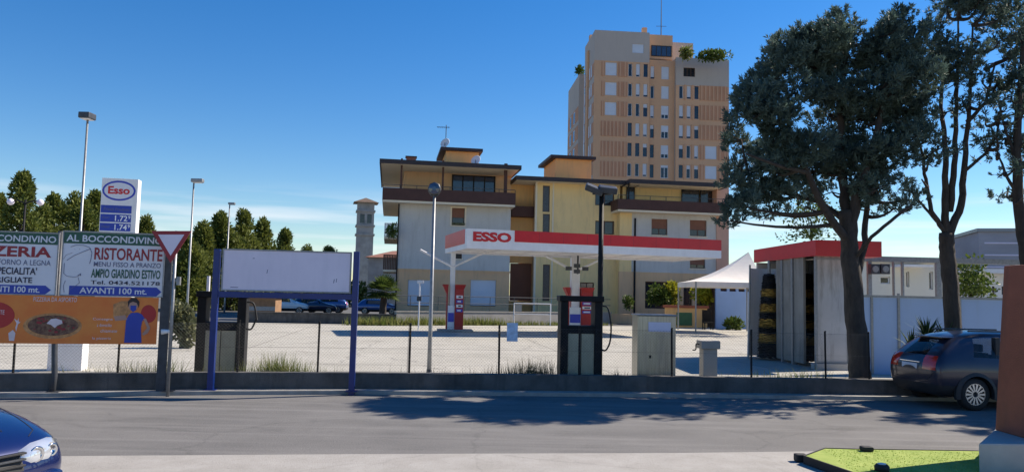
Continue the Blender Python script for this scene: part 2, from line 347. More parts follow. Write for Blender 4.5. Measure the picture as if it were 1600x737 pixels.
M['lens'] = mat('lens', (0.62, 0.65, 0.7), 0.08, var=.08, scale=9, metal=.5, coat=1, stretch=(1, 1, .3))
M['plate'] = mat('plate', (0.55, 0.58, 0.66), 0.4, var=.05)
M['cardboard'] = mat('brown_wood', (0.26, 0.15, 0.08), 0.8, scale=4, var=.2)
M['red_wall'] = mat('red_wall', (0.34, 0.10, 0.05), 0.85, scale=1, var=.15)
M['door_green'] = mat('door_green', (0.05, 0.14, 0.06), 0.7, var=.15)

def text(string, fac, s0, s1, z0, z1, o, m, name, parent, bold=0.0, thick=0.004, slant=0.0):
    cu = bpy.data.curves.new('t', 'FONT'); cu.body = string; cu.offset = bold; cu.resolution_u = 3; cu.shear = slant
    ob = bpy.data.objects.new('t', cu); COL.objects.link(ob)
    dg = bpy.context.evaluated_depsgraph_get(); dg.update(); me = bpy.data.meshes.new_from_object(ob.evaluated_get(dg))
    bpy.data.objects.remove(ob); bpy.data.curves.remove(cu)
    xs = [v.co.x for v in me.vertices]; ys = [v.co.y for v in me.vertices]
    x0, x1, y0, y1 = min(xs), max(xs), min(ys), max(ys)
    mb = MB(); pts = [fac.P(s0 + (v.co.x - x0) / (x1 - x0) * (s1 - s0), z0 + (v.co.y - y0) / (y1 - y0) * (z1 - z0), o) for v in me.vertices]
    mb.add(pts, [tuple(p.vertices) for p in me.polygons]); bpy.data.meshes.remove(me)
    return mb.build(name, m, parent)
def flat(fac, pts, o, m, name, parent):      # a printed shape: (s, z) outline on the plane
    mb = MB(); mb.add([fac.P(a, b_, o) for a, b_ in pts], [tuple(range(len(pts)))]); return mb.build(name, m, parent)
def ell(cx, cz, rx, rz, n=32, a0=0, a1=2 * math.pi): return [(cx + rx * math.cos(a0 + (a1 - a0) * k / n), cz + rz * math.sin(a0 + (a1 - a0) * k / n)) for k in range(n if abs(a1 - a0 - 2 * math.pi) < 1e-6 else n + 1)]

# ------------------------------------------------------------------ ground, road, pavement, forecourt
def sheet(name, pts, z, m):
    mb = MB(); mb.add([(p[0], p[1], z) for p in pts], [tuple(range(len(pts)))])
    o = mb.build(name, m, keep=True); o['kind'] = 'structure'; return o
sheet('ground', [(-900, -300), (900, -300), (900, 1800), (-900, 1800)], -0.012, M['earth'])
WL = [(-22, 10.2), (-9.2, 13.45), (-5.45, 14.52), (-2.9, 15.05), (3.95, 15.72), (7.7, 15.98), (26, 17.0)]   # front face of the low wall
def off(poly, d):
    r = []
    for i, p in enumerate(poly):
        a = Vector(poly[max(i - 1, 0)]); b_ = Vector(poly[min(i + 1, len(poly) - 1)]); t = (b_ - a).normalized(); n_ = Vector((-t.y, t.x))
        r.append((p[0] + n_.x * d, p[1] + n_.y * d))
    return r
NEAR = [(-40, 3.6), (-5, 8.93), (-2, 9.36), (2.2, 9.9), (4.5, 10.28), (40, 15.2)]
kl = off(WL, -0.3)
sheet('road', NEAR + kl[::-1], 0.0, M['asphalt'])
sheet('pavement', [(-40, -12), (40, -12)] + NEAR[::-1], 0.006, M['pavement'])
sheet('forecourt', off(WL, 0.1) + [(26, 44), (14, 56), (9, 53), (-6.6, 45.6), (-40, 41)], 0.0, M['forecourt'])
sheet('back_road', [(-300, 30.2), (-40.2, 41.2), (-6.6, 45.8), (9, 53.2), (14, 56.2), (60, 60), (200, 150), (-300, 150)], -0.004, M['asphalt_far'])
mb = MB()
k0, k1 = off(WL, -0.28), off(WL, -0.002)
for i in range(len(WL) - 1): mb.prism([k0[i], k0[i + 1], k1[i + 1], k1[i]], -0.01, 0.07)
mb.build('kerb_strip', M['kerb'], keep=True)['kind'] = 'structure'

# low roadside wall
TOPZ = 0.375
mb = MB(); b0 = off(WL, 0.24)
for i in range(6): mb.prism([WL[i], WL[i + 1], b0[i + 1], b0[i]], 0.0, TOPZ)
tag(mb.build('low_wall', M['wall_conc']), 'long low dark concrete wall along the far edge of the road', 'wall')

# chain-link fence on the wall
def wl_at(px):                               # point on the wall's middle line seen at column px
    best = None; mid = off(WL, 0.12)
    d = ray(px, 560)
    for i in range(len(mid) - 1):
        a = Vector(mid[i]); b_ = Vector(mid[i + 1]); e = b_ - a
        den = d.x * e.y - d.y * e.x
        t = (a.x * e.y - a.y * e.x) / den; u = (t * d.x - a.x) / e.x
        if -1e-6 <= u <= 1 + 1e-6 and t > 0: return a + e * u
    return Vector(mid[0])
fence = thing('wire_fence', 'chain link fence with thin black posts on top of the low wall', 'fence', (*wl_at(640), TOPZ))
FT = at(640, 505, wl_at(640).y).z
fpx = [-140, 22, 185, 372, 497, 640, 780, 905, 1050, 1174, 1290, 1358]
fp = [wl_at(p) for p in fpx]
for p in fp:
    mb = MB(); mb.tube([(p.x, p.y, TOPZ - .02), (p.x + rnd.uniform(-.012, .012), p.y, FT)], .021, 8); mb.tube([(p.x, p.y, FT), (p.x, p.y, FT + .012)], [.025, .012], 8)
    mb.build('post', M['black_metal'], fence, smooth=False)
mb = MB(); z0, z1 = TOPZ + .03, FT - .05; pit = .062
for i in range(len(fp) - 1):
    a, b_ = fp[i], fp[i + 1]; d = (b_ - a); Ln = d.length; d = d.normalized(); n_ = Vector((d.y, -d.x)) * .024
    hgt = z1 - z0; k = -hgt
    while k < Ln:
        for sgn in (1, -1):
            sa, sb = (k, k + hgt) if sgn > 0 else (k + hgt, k)
            za, zb = z0, z1
            def clipp(s_, sA, sB): return z0 + (s_ - sA) / (sB - sA) * (z1 - z0)
            s_lo, s_hi = sa, sb
            pts = []
            for s_, z_ in ((sa, za), (sb, zb)):
                sc = min(max(s_, 0), Ln); zc = z_ if sc == s_ else clipp(sc, sa, sb); q = a + d * sc + n_; pts.append((q.x, q.y, zc))
            if (Vector(pts[0]) - Vector(pts[1])).length > .03: mb.tube(pts, .0012, 3, cap=False)
        k += pit
    for zz in (z0, (z0 + z1) / 2, z1): mb.tube([(*(a + n_), zz), (*(b_ + n_), zz)], .0022, 3, cap=False)
mb.build('mesh_panel', M['wire'], fence)

# ------------------------------------------------------------------ restaurant signs on the left
bp = Fac(at(0, 500, 13.45).xy, 13.5)
def signpost(pxt, pyt, pxb, pyb, wd, label, m, bend=0):
    s, zt = bp.s(pxt, pyt), bp.z(pxt, pyt); s2 = bp.s(pxb, pyb)
    r = thing('sign_post', label, 'post', bp.P(s2, 0, -.02)); mb = MB()
    if bend: mb.tube([bp.P(s2 - .02, 0, .02), bp.P(s2, .35, .015), bp.P((s + s2) / 2, .75, 0), bp.P(s, 1.3, -.02), bp.P(s, zt, -.02)], [wd / 2] * 5, 10)
    else: bp.box(mb, s - wd / 2, s + wd / 2, 0, zt, -.07, .03)
    mb.build('pole', m, r, smooth=bool(bend)); mb = MB(); bp.box(mb, s2 - .1, s2 + .1, .07, .085, -.1, .1); mb.build('base_plate', m, r); return r
signpost(95, 361, 84, 612, .10, 'bent dark post between the two restaurant signs', M['dark_steel'], 1)
signpost(264, 372, 263, 612, .15, 'thick dark post at the right end of the restaurant signs', M['dark_steel'])
def sign_board(x0, y0, x1, y1, label):
    r_ = bp.R(x0, y0, x1, y1); t = thing('restaurant_sign', label, 'sign', bp.P((r_[0] + r_[1]) / 2, r_[2], .03), 0, 'restaurant signs on posts')
    mb = MB(); bp.box(mb, *r_, .03, .05); mb.build('panel', M['sign_white'], t)
    mb = MB(); w_ = .018
    for q in ((r_[0], r_[1], r_[3] - w_, r_[3]), (r_[0], r_[1], r_[2], r_[2] + w_), (r_[0], r_[0] + w_, r_[2] + w_, r_[3] - w_), (r_[1] - w_, r_[1], r_[2] + w_, r_[3] - w_)): bp.box(mb, *q, .051, .062)
    mb.build('frame', M['galv'], t); return t, r_
def put(t, r_, fx0, fx1, fy0, fy1, string, m, bold=0.0, name='lettering', o=.0565):   # fractions of the panel, y from the top
    W_, H_ = r_[1] - r_[0], r_[3] - r_[2]
    return text(string, bp, r_[0] + W_ * fx0, r_[0] + W_ * fx1, r_[3] - H_ * fy1, r_[3] - H_ * fy0, o, m, name, t, bold)
def stripe(t, r_, fx0, fx1, fy0, fy1, m, name, arrow=0.0):
    W_, H_ = r_[1] - r_[0], r_[3] - r_[2]; a, b_ = r_[0] + W_ * fx0, r_[0] + W_ * fx1; c, d = r_[3] - H_ * fy1, r_[3] - H_ * fy0
    pts = [(a, c), (b_ - arrow, c), (b_, (c + d) / 2), (b_ - arrow, d), (a, d)] if arrow else [(a, c), (b_, c), (b_, d), (a, d)]
    return flat(bp, pts, .0535, m, name, t)
t, r_ = sign_board(-70, 361, 92, 460, 'white sign reading PIZZERIA cut by the left picture edge')
stripe(t, r_, .012, .988, .02, .195, M['green_sign'], 'header')
put(t, r_, .03, .97, .06, .165, 'AL BOCCONDIVINO', M['sign_white'], .02)
put(t, r_, .06, .93, .235, .40, 'PIZZERIA', M['maroon'], .03); put(t, r_, .42, .93, .445, .53, 'FORNO A LEGNA', M['grey_ink'])
put(t, r_, .38, .80, .565, .68, "SPECIALITA'", M['ink'], .02); put(t, r_, .35, .76, .72, .81, 'GRIGLIATE', M['ink'], .02)
stripe(t, r_, .2, .95, .845, .985, M['blue_sign'], 'arrow_stripe', .09); put(t, r_, .24, .84, .865, .96, 'AVANTI 100 mt.', M['sign_white'], .02)
t, r_ = sign_board(97, 363, 258, 463, 'white sign reading RISTORANTE with a chef sketch')
stripe(t, r_, .012, .988, .02, .195, M['green_sign'], 'header')
put(t, r_, .035, .97, .06, .165, 'AL BOCCONDIVINO', M['sign_white'], .02)
put(t, r_, .31, .975, .245, .435, 'RISTORANTE', M['maroon'], .02); put(t, r_, .31, .965, .465, .54, 'MENU FISSO A PRANZO', M['grey_ink'], .006)
put(t, r_, .29, .965, .575, .715, 'AMPIO GIARDINO ESTIVO', M['green_sign'], .022); put(t, r_, .29, .965, .755, .815, 'Tel. 0434.521178', M['ink'], .012)
stripe(t, r_, .09, .985, .845, .985, M['blue_sign'], 'arrow_stripe', .085); put(t, r_, .19, .84, .865, .96, 'AVANTI 100 mt.', M['sign_white'], .02)
W_, H_ = r_[1] - r_[0], r_[3] - r_[2]
mb = MB()
def stroke(pts, wd=.006): mb.tube([bp.P(r_[0] + W_ * a, r_[3] - H_ * b_, .0535) for a, b_ in pts], wd, 4)
stroke([(.05, .46), (.12, .38), (.2, .32), (.27, .27)]); stroke([(.08, .25), (.13, .22), (.2, .22), (.26, .25), (.285, .33), (.28, .42), (.27, .5)])
stroke([(.03, .5), (.03, .66), (.06, .7), (.13, .715), (.17, .7)], .005); stroke([(.02, .44), (.04, .38), (.1, .34)], .003); stroke([(.17, .72), (.185, .8), (.14, .86), (.1, .9), (.09, .97)], .004)
stroke([(.12, .29), (.122, .285)], .006); stroke([(.165, .285), (.167, .28)], .006); stroke([(.165, .69), (.19, .66), (.19, .69)], .009); stroke([(.05, .77), (.035, .85), (.045, .95)], .004)
mb.build('chef_sketch', M['grey_ink'], t)
# orange pizza banner
r_ = bp.R(-150, 461, 247, 536); W_, H_ = r_[1] - r_[0], r_[3] - r_[2]
t = thing('pizza_banner', 'orange pizza delivery banner below the restaurant signs', 'banner', bp.P((r_[0] + r_[1]) / 2, r_[2], .05))
mb = MB(); bp.box(mb, *r_, .036, .046); mb.build('panel', M['orange_banner'], t)
def bx_(px, py): return bp.s(px, py, .05), bp.z(px, py, .05)
def shape(pts, o, m, name): return flat(bp, [bx_(*p) for p in pts][::-1], o, m, name, t)
def pell(cx, cy, rx, ry, n=28): return [(cx + rx * math.cos(2 * math.pi * k / n), cy + ry * math.sin(2 * math.pi * k / n)) for k in range(n)]
shape(pell(82, 509, 46, 20), .049, M['pizza_crust'], 'pizza_print'); shape(pell(83, 508, 40, 16), .052, M['pizza_top'], 'topping_print')
mb = MB()
for k in range(26):
    a = rnd.uniform(0, 6.28); q = rnd.uniform(.1, .92) ** .6; x, y = 83 + 38 * q * math.cos(a), 508 + 14 * q * math.sin(a); rr = rnd.uniform(1.0, 2.4)
    mb.add([bp.P(*bx_(*p), .0545 + k * .0002) for p in pell(x, y, rr * 1.4, rr * .8, 8)[::-1]], [tuple(range(8))])
mb.build('topping_print', M['maroon'], t)
shape([(73, 505), (80, 498), (88, 497), (97, 500), (98, 505), (90, 508), (86, 512), (80, 507)], .061, M['print_pale'], 'topping_print')
shape(pell(-8, 492, 31, 21), .049, M['red_sign'], 'badge')
text('CONSEGNATE', bp, bx_(-36, 489)[0], bx_(7, 489)[0], bx_(0, 491)[1], bx_(0, 484)[1], .053, M['print_pale'], 'lettering', t)
shape([(26, 505), (22, 497), (27, 501), (29, 496), (29, 502), (32, 503), (28, 506), (25, 518), (24, 511)], .049, M['print_pale'], 'flower_print')
shape([(13, 520), (20, 515), (24, 520), (22, 532), (14, 532)], .049, M['print_pale'], 'flower_print')
for (x0, x1, y0, y1, s_) in ((50, 118, 464, 471, 'PIZZERIA DA ASPORTO'), (145, 176, 496, 501, 'Consegna'), (152, 175, 505, 510, 'a domicilio'), (158, 184, 514, 519, 'chiamate'), (146, 175, 526, 531, 'la pizzeria')):
    text(s_, bp, bx_(x0, 500)[0], bx_(x1, 500)[0], bx_((x0 + x1) / 2, y1)[1], bx_((x0 + x1) / 2, y0)[1], .050, M['print_pale'], 'lettering', t)
shape([(177, 496), (177, 475), (190, 470), (203, 470), (204, 490), (196, 494)], .049, M['pizza_crust'], 'box_print')
shape(pell(232, 490, 12, 14), .049, M['red_sign'], 'heart_print')
shape([(194, 535), (197, 500), (201, 492), (206, 488), (216, 488), (222, 491), (226, 497), (222, 502), (220, 512), (221, 535)], .053, M['blue_sign'], 'shirt_print')
shape([(178, 494), (196, 492), (199, 499), (180, 501)], .055, M['skin_print'], 'arm_print'); shape([(224, 498), (228, 497), (235, 512), (231, 520), (224, 524), (222, 521), (230, 512)], .055, M['skin_print'], 'arm_print')
shape(pell(208, 477, 7.5, 9), .056, M['skin_print'], 'face_print')
shape([(200, 480), (200, 471), (205, 465), (213, 465), (218, 471), (217, 481), (214, 473), (208, 471), (203, 473)], .059, M['hair_print'], 'hair_print')
shape([(204, 477), (213, 477), (213, 484), (208, 487), (204, 484)], .059, M['blue_sign'], 'mask_print')

# yield sign on its pole, with a bracketed reflector box
yb = bp.hit(262, 612, .22); yt = Vector((yb.x, yb.y, 0))
yf = Fac((yb.x, yb.y), 8)
t = thing('yield_sign', 'white triangular give way sign with red border on a thin grey pole', 'road sign', yt)
zz = yf.z(267, 362); mb = MB(); mb.tube([yf.P(0, 0), yf.P(0, zz + .02)], .03, 12); mb.build('pole', M['galv'], t, smooth=True)
tri = [(yf.s(238, 361), yf.z(238, 361)), (yf.s(267.5, 411), yf.z(267.5, 411)), (yf.s(300, 361), yf.z(300, 361))]
def prism_plane(fac, pts, o0, o1, m, name, parent, bevel=0):
    mb = MB(); n = len(pts); mb.add([fac.P(a, b_, o1) for a, b_ in pts] + [fac.P(a, b_, o0) for a, b_ in pts], [tuple(range(n)), tuple(range(2 * n - 1, n - 1, -1))] + [(i, n + i, n + (i + 1) % n, (i + 1) % n) for i in range(n)])
    return mb.build(name, m, parent, bevel=bevel)
prism_plane(yf, tri, .035, .05, M['maroon'], 'border', t)
c_ = (sum(p[0] for p in tri) / 3, sum(p[1] for p in tri) / 3)
flat(yf, [(c_[0] + (a - c_[0]) * .66, c_[1] + (b_ - c_[1]) * .66) for a, b_ in tri], .053, M['panel_blank'], 'face', t)
mb = MB(); yf.box(mb, .05, .11, yf.z(272, 445), yf.z(272, 432), -.05, .03); yf.box(mb, .03, .06, yf.z(272, 440), yf.z(272, 436), -.01, .01); mb.build('bracket_box', M['galv'], t)
mb = MB(); mb.tube([yf.P(-.02, yf.z(260, 517)), yf.P(-.16, yf.z(245, 518), .02)], [.03, .05], 10); mb.build('bracket_lamp', M['white'], t, smooth=True)

# blank hoarding on blue posts
bf = Fac(wl_at(440).xy + Vector((0, -.35)), 6)
t = thing('blank_billboard', 'empty pale billboard panel framed by two tall blue posts', 'billboard', bf.P(bf.s(440, 600), 0))
for (xt, yt_, xb) in ((341, 389, 328), (557, 393, 550)):
    s = bf.s((xt + xb) / 2, 500); mb = MB(); bf.box(mb, s - .055, s + .055, 0.0, bf.z(xt, yt_), -.05, .06); mb.build('post', M['blue_post'], t, bevel=.006)
    mb = MB(); bf.box(mb, s - .11, s + .11, .07, .082, -.11, .12); mb.build('base_plate', M['blue_post'], t)
r_ = bf.R(347, 391, 549, 456); mb = MB(); bf.box(mb, *r_, -.02, .02); mb.build('panel', M['panel_blank'], t)
mb = MB(); w_ = .025
for q in ((r_[0], r_[1], r_[3] - w_, r_[3]), (r_[0], r_[1], r_[2], r_[2] + w_), (r_[0], r_[0] + w_, r_[2] + w_, r_[3] - w_), (r_[1] - w_, r_[1], r_[2] + w_, r_[3] - w_)): bf.box(mb, *q, -.03, .032)
mb.build('frame', M['galv'], t)
mb = MB()
for (x0, y0, x1, y1) in ((521, 436, 522.2, 442), (525, 435, 526, 441), (395, 403, 398, 404), (470, 393, 512, 394.5), (360, 448, 372, 449), (417, 421, 418, 427)): q = bf.R(x0, y0, x1, y1); mb.add([bf.P(q[0], q[2], .0215), bf.P(q[1], q[2], .0215), bf.P(q[1] + .01, q[3], .0215), bf.P(q[0] + .01, q[3], .0215)], [(0, 1, 2, 3)])
mb.build('scuff_mark', M['grey_ink'], t)
q = bf.R(336, 457, 553, 466); mb = MB(); bf.box(mb, q[0], q[1], q[2], q[3], -.03, .04); mb.build('crossbar', M['blue_post'], t)

# white plinth behind the banner
p = G(103, 579); pf = Fac(p.xy, 14)
mb = MB(); pf.box(mb, pf.s(74, 560), pf.s(128, 560), 0, 1.05, -.5, 0); pf.box(mb, pf.s(74, 560) - .04, pf.s(128, 560) + .04, 1.05, 1.1, -.54, .04)
tag(mb.build('plinth', M['white'], bevel=.01), 'white rendered plinth standing behind the orange banner', 'plinth')

# ------------------------------------------------------------------ fuel brand totem
tf = Fac(at(190, 446, 28).xy, 12)
t = thing('price_totem', 'tall white fuel price totem with red lettering in a blue oval', 'sign', tf.P(0, 0, -.2))
s0, s1 = tf.s(157, 320), tf.s(214, 320); zt = tf.z(190, 279)
mb = MB(); tf.box(mb, s0, s1, 0, zt, -.45, 0); mb.build('body', M['white'], t, bevel=.01)
W_ = s1 - s0; cx = (s0 + s1) / 2 - .02; cz = tf.z(187, 298)
flat(tf, ell(cx, cz, W_ * .46, W_ * .30, 48), .004, M['esso_blue'], 'logo_ring', t); flat(tf, ell(cx, cz, W_ * .405, W_ * .245, 48), .008, M['sign_white'], 'logo_field', t)
text('Esso', tf, cx - W_ * .30, cx + W_ * .30, cz - W_ * .105, cz + W_ * .13, .012, M['esso_red'], 'logo_lettering', t, .035)
for k, (ya, yb_, s_) in enumerate(((321, 333, 'Prezzi'), (335, 347, '1.72'), (349, 361, '1.74'))):
    za, zb = tf.z(185, yb_), tf.z(185, ya); flat(tf, [(s0 + .02, za), (s0 + W_ * .86, za), (s0 + W_ * .86, zb), (s0 + .02, zb)], .004, M['blue_sign'], 'price_row', t)
    h_ = zb - za
    if k == 0: text('Prezzi Prodotti', tf, s0 + W_ * .1, s0 + W_ * .8, za + h_ * .3, za + h_ * .7, .008, M['grey_ink'], 'lettering', t)
    else:
        text(s_, tf, s0 + W_ * .42, s0 + W_ * .76, za + h_ * .14, za + h_ * .86, .008, M['led'], 'price_digits', t, .015); text('9', tf, s0 + W_ * .78, s0 + W_ * .84, za + h_ * .45, za + h_ * .88, .008, M['led'], 'price_digits', t, .02)
        text('Super' if k == 1 else 'Diesel', tf, s0 + W_ * .07, s0 + W_ * .28, za + h_ * .4, za + h_ * .7, .008, M['grey_ink'], 'lettering', t)

# ------------------------------------------------------------------ lamp posts
def lamp(px, ptop, Y, kind, label, r=.05, m='galv'):
    b_ = at(px, ptop, Y); t = thing('street_lamp', label, 'street lamp', (b_.x, b_.y, 0))
    mb = MB(); zt = b_.z; mb.tube([(b_.x, b_.y, 0), (b_.x, b_.y, 1.0), (b_.x, b_.y, zt)], [r * 1.25, r * 1.1, r * .75], 12); mb.build('pole', M[m], t, smooth=True)
    mb = MB(); mb.lathe((b_.x, b_.y, 0), [(r * 2.2, 0), (r * 2.2, .03), (r * 1.5, .06), (r * 1.35, .12)], 12); mb.build('base', M['dark_steel'], t)
    x, y = b_.x, b_.y
    if kind == 'box':
        mb = MB(); mb.box(x - .16, x + .2, y - .3, y + .16, zt - .02, zt + .18); mb.build('lamp_head', M['dark_steel'], t, bevel=.03)
        mb = MB(); mb.box(x - .12, x + .16, y - .26, y + .12, zt - .035, zt - .022); mb.build('lens', M['white'], t)
    if kind == 'arm':
        mb = MB(); mb.box(x - .1, x + .42, y - .14, y + .14, zt - .03, zt + .14); mb.build('lamp_head', M['galv'], t, bevel=.04)
        mb = MB(); mb.box(x - .02, x + .38, y - .1, y + .1, zt - .05, zt - .032); mb.build('lens', M['white'], t)
    if kind == 'front':
        mb = MB(); mb.lathe((x, y - .06, zt + .06), [(.10, -.05), (.155, -.04), (.165, .02), (.16, .12), (.1, .16)], 8, 'y'); mb.build('lamp_head', M['dark_steel'], t, smooth=True)
        mb = MB(); mb.lathe((x, y - .115, zt + .06), [(.05, -.012), (.14, .0)], 8, 'y'); mb.build('lens', M['glass_blue'], t)
        mb = MB(); mb.tube([(x - .15, y, zt + .02), (x - .07, y, zt - .1), (x + .07, y, zt - .1), (x + .15, y, zt + .02)], .022, 8); mb.build('yoke', M['dark_steel'], t)
    if kind == 'globe':
        for sx in (-.62, .62):
            mb = MB(); mb.tube([(x, y, zt - .15), (x + sx * .6, y, zt - .02), (x + sx, y, zt - .16)], .03, 8); mb.build('arm', M['black_metal'], t)
            mb = MB(); mb.lathe((x + sx, y, zt - .1), [(.02, -.14), (.1, -.1), (.15, 0), (.11, .09), (.02, .14)], 16); mb.build('globe', M['panel_blank'], t, smooth=True)
    return t
lamp(137, 186, 25, 'box', 'tallest grey lamp post, square head, behind the restaurant signs', .045)
lamp(303, 284, 34, 'arm', 'slim grey lamp post rising right beside the give way sign', .045)
lamp(359, 319, 60, 'arm', 'distant small lamp post above the conifers left of the tower', .06)
lamp(679, 299, 18.6, 'front', 'grey lamp post with round floodlight head in front of the grey facade', .045)
lamp(40, 312, 32, 'globe', 'black lamp post with two white globes before the dark conifer', .05, 'black_metal')
b_ = at(940, 300, 16.8); t = thing('floodlight_mast', 'black mast with two tilted floodlights behind the old pump', 'street lamp', (b_.x, b_.y, 0))
mb = MB(); mb.tube([(b_.x, b_.y, 0), (b_.x, b_.y, b_.z)], [.07, .05], 12); mb.build('pole', M['black_metal'], t, smooth=True)
for dx, ang in ((-.17, .35), (.13, .1)):
    mb = MB(); mb.box(-.2, .2, -.17, .17, -.07, .07); R_ = Matrix.Translation((b_.x + dx, b_.y - .05, b_.z + .05)) @ Matrix.Rotation(ang, 4, 'Y') @ Matrix.Rotation(.3, 4, 'X')
    mb.v = [R_ @ v for v in mb.v]; mb.build('floodlight', M['dark_steel'], t, bevel=.03)
mb = MB(); mb.box(b_.x - .2, b_.x + .2, b_.y - .03, b_.y + .03, b_.z - .06, b_.z); mb.build('crossarm', M['black_metal'], t)
a_ = at(656, 440, 40); t = thing('security_pole', 'thin white pole with a small white head before the shuttered window', 'pole', (a_.x, a_.y, 0))
mb = MB(); mb.tube([(a_.x, a_.y, 0), (a_.x, a_.y, a_.z - .05)], .035, 8); mb.build('pole', M['white'], t)
mb = MB(); mb.box(a_.x - .12, a_.x + .2, a_.y - .12, a_.y + .1, a_.z - .08, a_.z + .08); mb.build('head', M['white'], t, bevel=.02)
mb = MB(); mb.box(a_.x - .12, a_.x + .12, a_.y - .1, a_.y - .04, a_.z - 1.0, a_.z - .75); mb.build('bracket_box', M['dark_steel'], t, bevel=.02)

# ------------------------------------------------------------------ disused pumps by the wall
def hose(mb, pts, r=.018):
    P_ = []
    for i in range(len(pts) - 1):
        p0, p1, p2, p3 = (Vector(pts[max(i - 1, 0)]), Vector(pts[i]), Vector(pts[i + 1]), Vector(pts[min(i + 2, len(pts) - 1)]))
        for k in range(6):
            u = k / 6; P_.append(.5 * ((2 * p1) + (p2 - p0) * u + (2 * p0 - 5 * p1 + 4 * p2 - p3) * u * u + (3 * p1 - p0 - 3 * p2 + p3) * u ** 3))
    P_.append(Vector(pts[-1])); mb.tube(P_, r, 8)
def old_pump(fc, x0, x1, ytop, ypan, label, hz):
    s0, s1 = fc.s(x0, 520), fc.s(x1, 520); zt = fc.z((x0 + x1) / 2, ytop); zp = fc.z((x0 + x1) / 2, ypan); pw = (s1 - s0) * .18; D = -.5
    t = thing('fuel_pump', label, 'fuel pump', fc.P((s0 + s1) / 2, 0, D / 2), 0, 'disused fuel pumps by the wall')
    for a in (s0, s1 - pw):
        mb = MB(); fc.box(mb, a, a + pw, 0, zt - .12, D, 0); mb.build('side_post', M['pump_dark'], t, bevel=.012)
    mb = MB(); fc.box(mb, s0 - .03, s1 + .03, zt - .12, zt, D - .02, .03); mb.build('head', M['pump_dark'], t, bevel=.015)
    mid = (s0 + s1) / 2
    for a, b2 in ((s0 + pw + .004, mid - .008), (mid + .008, s1 - pw - .004)):
        mb = MB(); fc.box(mb, a, b2, .05, zp, D + .03, -.03); d = mb.build('door', M['beige_pump'], t, bevel=.008)
    mb = MB(); fc.box(mb, s0 + pw, s1 - pw, zp + .003, zp + .16, D + .02, -.02); fc.box(mb, mid - .006, mid + .006, .05, zp, D + .05, -.035); mb.build('ledge', M['pump_dark'], t)
    mb = MB(); hose(mb, [fc.P(s1, zt - .2, -.1), fc.P(s1 + .13, zt - .24, -.1), fc.P(s1 + .2, zt - .55, -.1), fc.P(s1 + .19, hz + .2, -.1), fc.P(s1 + .1, hz, -.1), fc.P(s1 - .01, hz + .02, -.1)]); h = mb.build('hose', M['rubber'], t, smooth=True)
    return t, s0, s1, zt
pc = wl_at(905); fc = Fac((pc.x, pc.y + .45), 4)
old_pump(fc, 876, 941, 462, 521, 'black framed disused pump with pale doors in front of the red canopy', fc.z(940, 547))
pc = wl_at(345); fc = Fac((pc.x, pc.y + .75), 12)
t, s0, s1, zt = old_pump(fc, 306, 383, 455, 516, 'black framed disused pump with beige doors behind the blank billboard', fc.z(383, 514))
mb = MB(); mb.tube([fc.P(fc.s(325, 455), zt), fc.P(fc.s(325, 455), fc.z(325, 431))], .035, 8); mb.build('vent_pipe', M['white'], t)
# steel cabinet
pc = wl_at(1025); fc = Fac((pc.x, pc.y + .5), 3); r_ = fc.R(996, 491, 1056, 585)
t = thing('steel_cabinet', 'brushed steel payment cabinet standing behind the fence', 'cabinet', fc.P((r_[0] + r_[1]) / 2, 0, -.25))
mb = MB(); fc.box(mb, r_[0], r_[1], 0, r_[3] - .03, -.55, 0); mb.build('body', M['steel_brushed'], t, bevel=.012)
mb = MB(); fc.box(mb, r_[0] - .02, r_[1] + .02, r_[3] - .03, r_[3], -.58, .03); mb.build('lid', M['galv'], t, bevel=.008)
q = fc.R(1013, 503, 1048, 518); mb = MB(); fc.box(mb, *q, 0, .012); mb.build('notice_plate', M['panel_blank'], t)
q = fc.R(1012, 524, 1046, 575); mb = MB(); fc.box(mb, *q, .001, .008); d = mb.build('door', M['steel_brushed'], t, bevel=.003)
mb = MB(); a = fc.P(q[0] + .05, (q[2] + q[3]) / 2 - .1); mb.box(a.x - .02, a.x + .02, a.y - .03, a.y - .01, a.z - .03, a.z + .03); mb.build('lock', M['black_metal'], d)
# stone column with a crank tap
pc = wl_at(1110); fc = Fac((pc.x, pc.y + .55), 3); r_ = fc.R(1099, 545, 1121, 585); q = fc.R(1095, 532, 1125, 545)
t = thing('water_column', 'squat stone column with capped top and black crank handle', 'hydrant', fc.P((r_[0] + r_[1]) / 2, 0, -.15))
mb = MB(); fc.box(mb, r_[0], r_[1], 0, r_[3], -.3, 0); mb.build('shaft', M['stone'], t, bevel=.01)
mb = MB(); fc.box(mb, q[0], q[1], q[2] + .002, q[3], -.33, .04); mb.build('cap', M['stone'], t, bevel=.015)
mb = MB(); hose(mb, [fc.P(q[0], (q[2] + q[3]) / 2, -.1), fc.P(q[0] - .07, (q[2] + q[3]) / 2 + .01, -.1), fc.P(q[0] - .08, q[2] - .02, -.1), fc.P(q[0] - .15, q[2] - .03, -.1)], .012); mb.build('handle', M['black_metal'], t)
# notice on the fence
pc = wl_at(800); fc = Fac((pc.x, pc.y - .04), 5); r_ = fc.R(792, 504, 809, 533); mb = MB(); fc.box(mb, *r_, 0, .006)
tag(mb.build('notice_board', mat('notice_pale', (.42, .55, .72), .5, scale=9, var=.3)), 'small pale blue notice tied to the wire fence', 'notice')

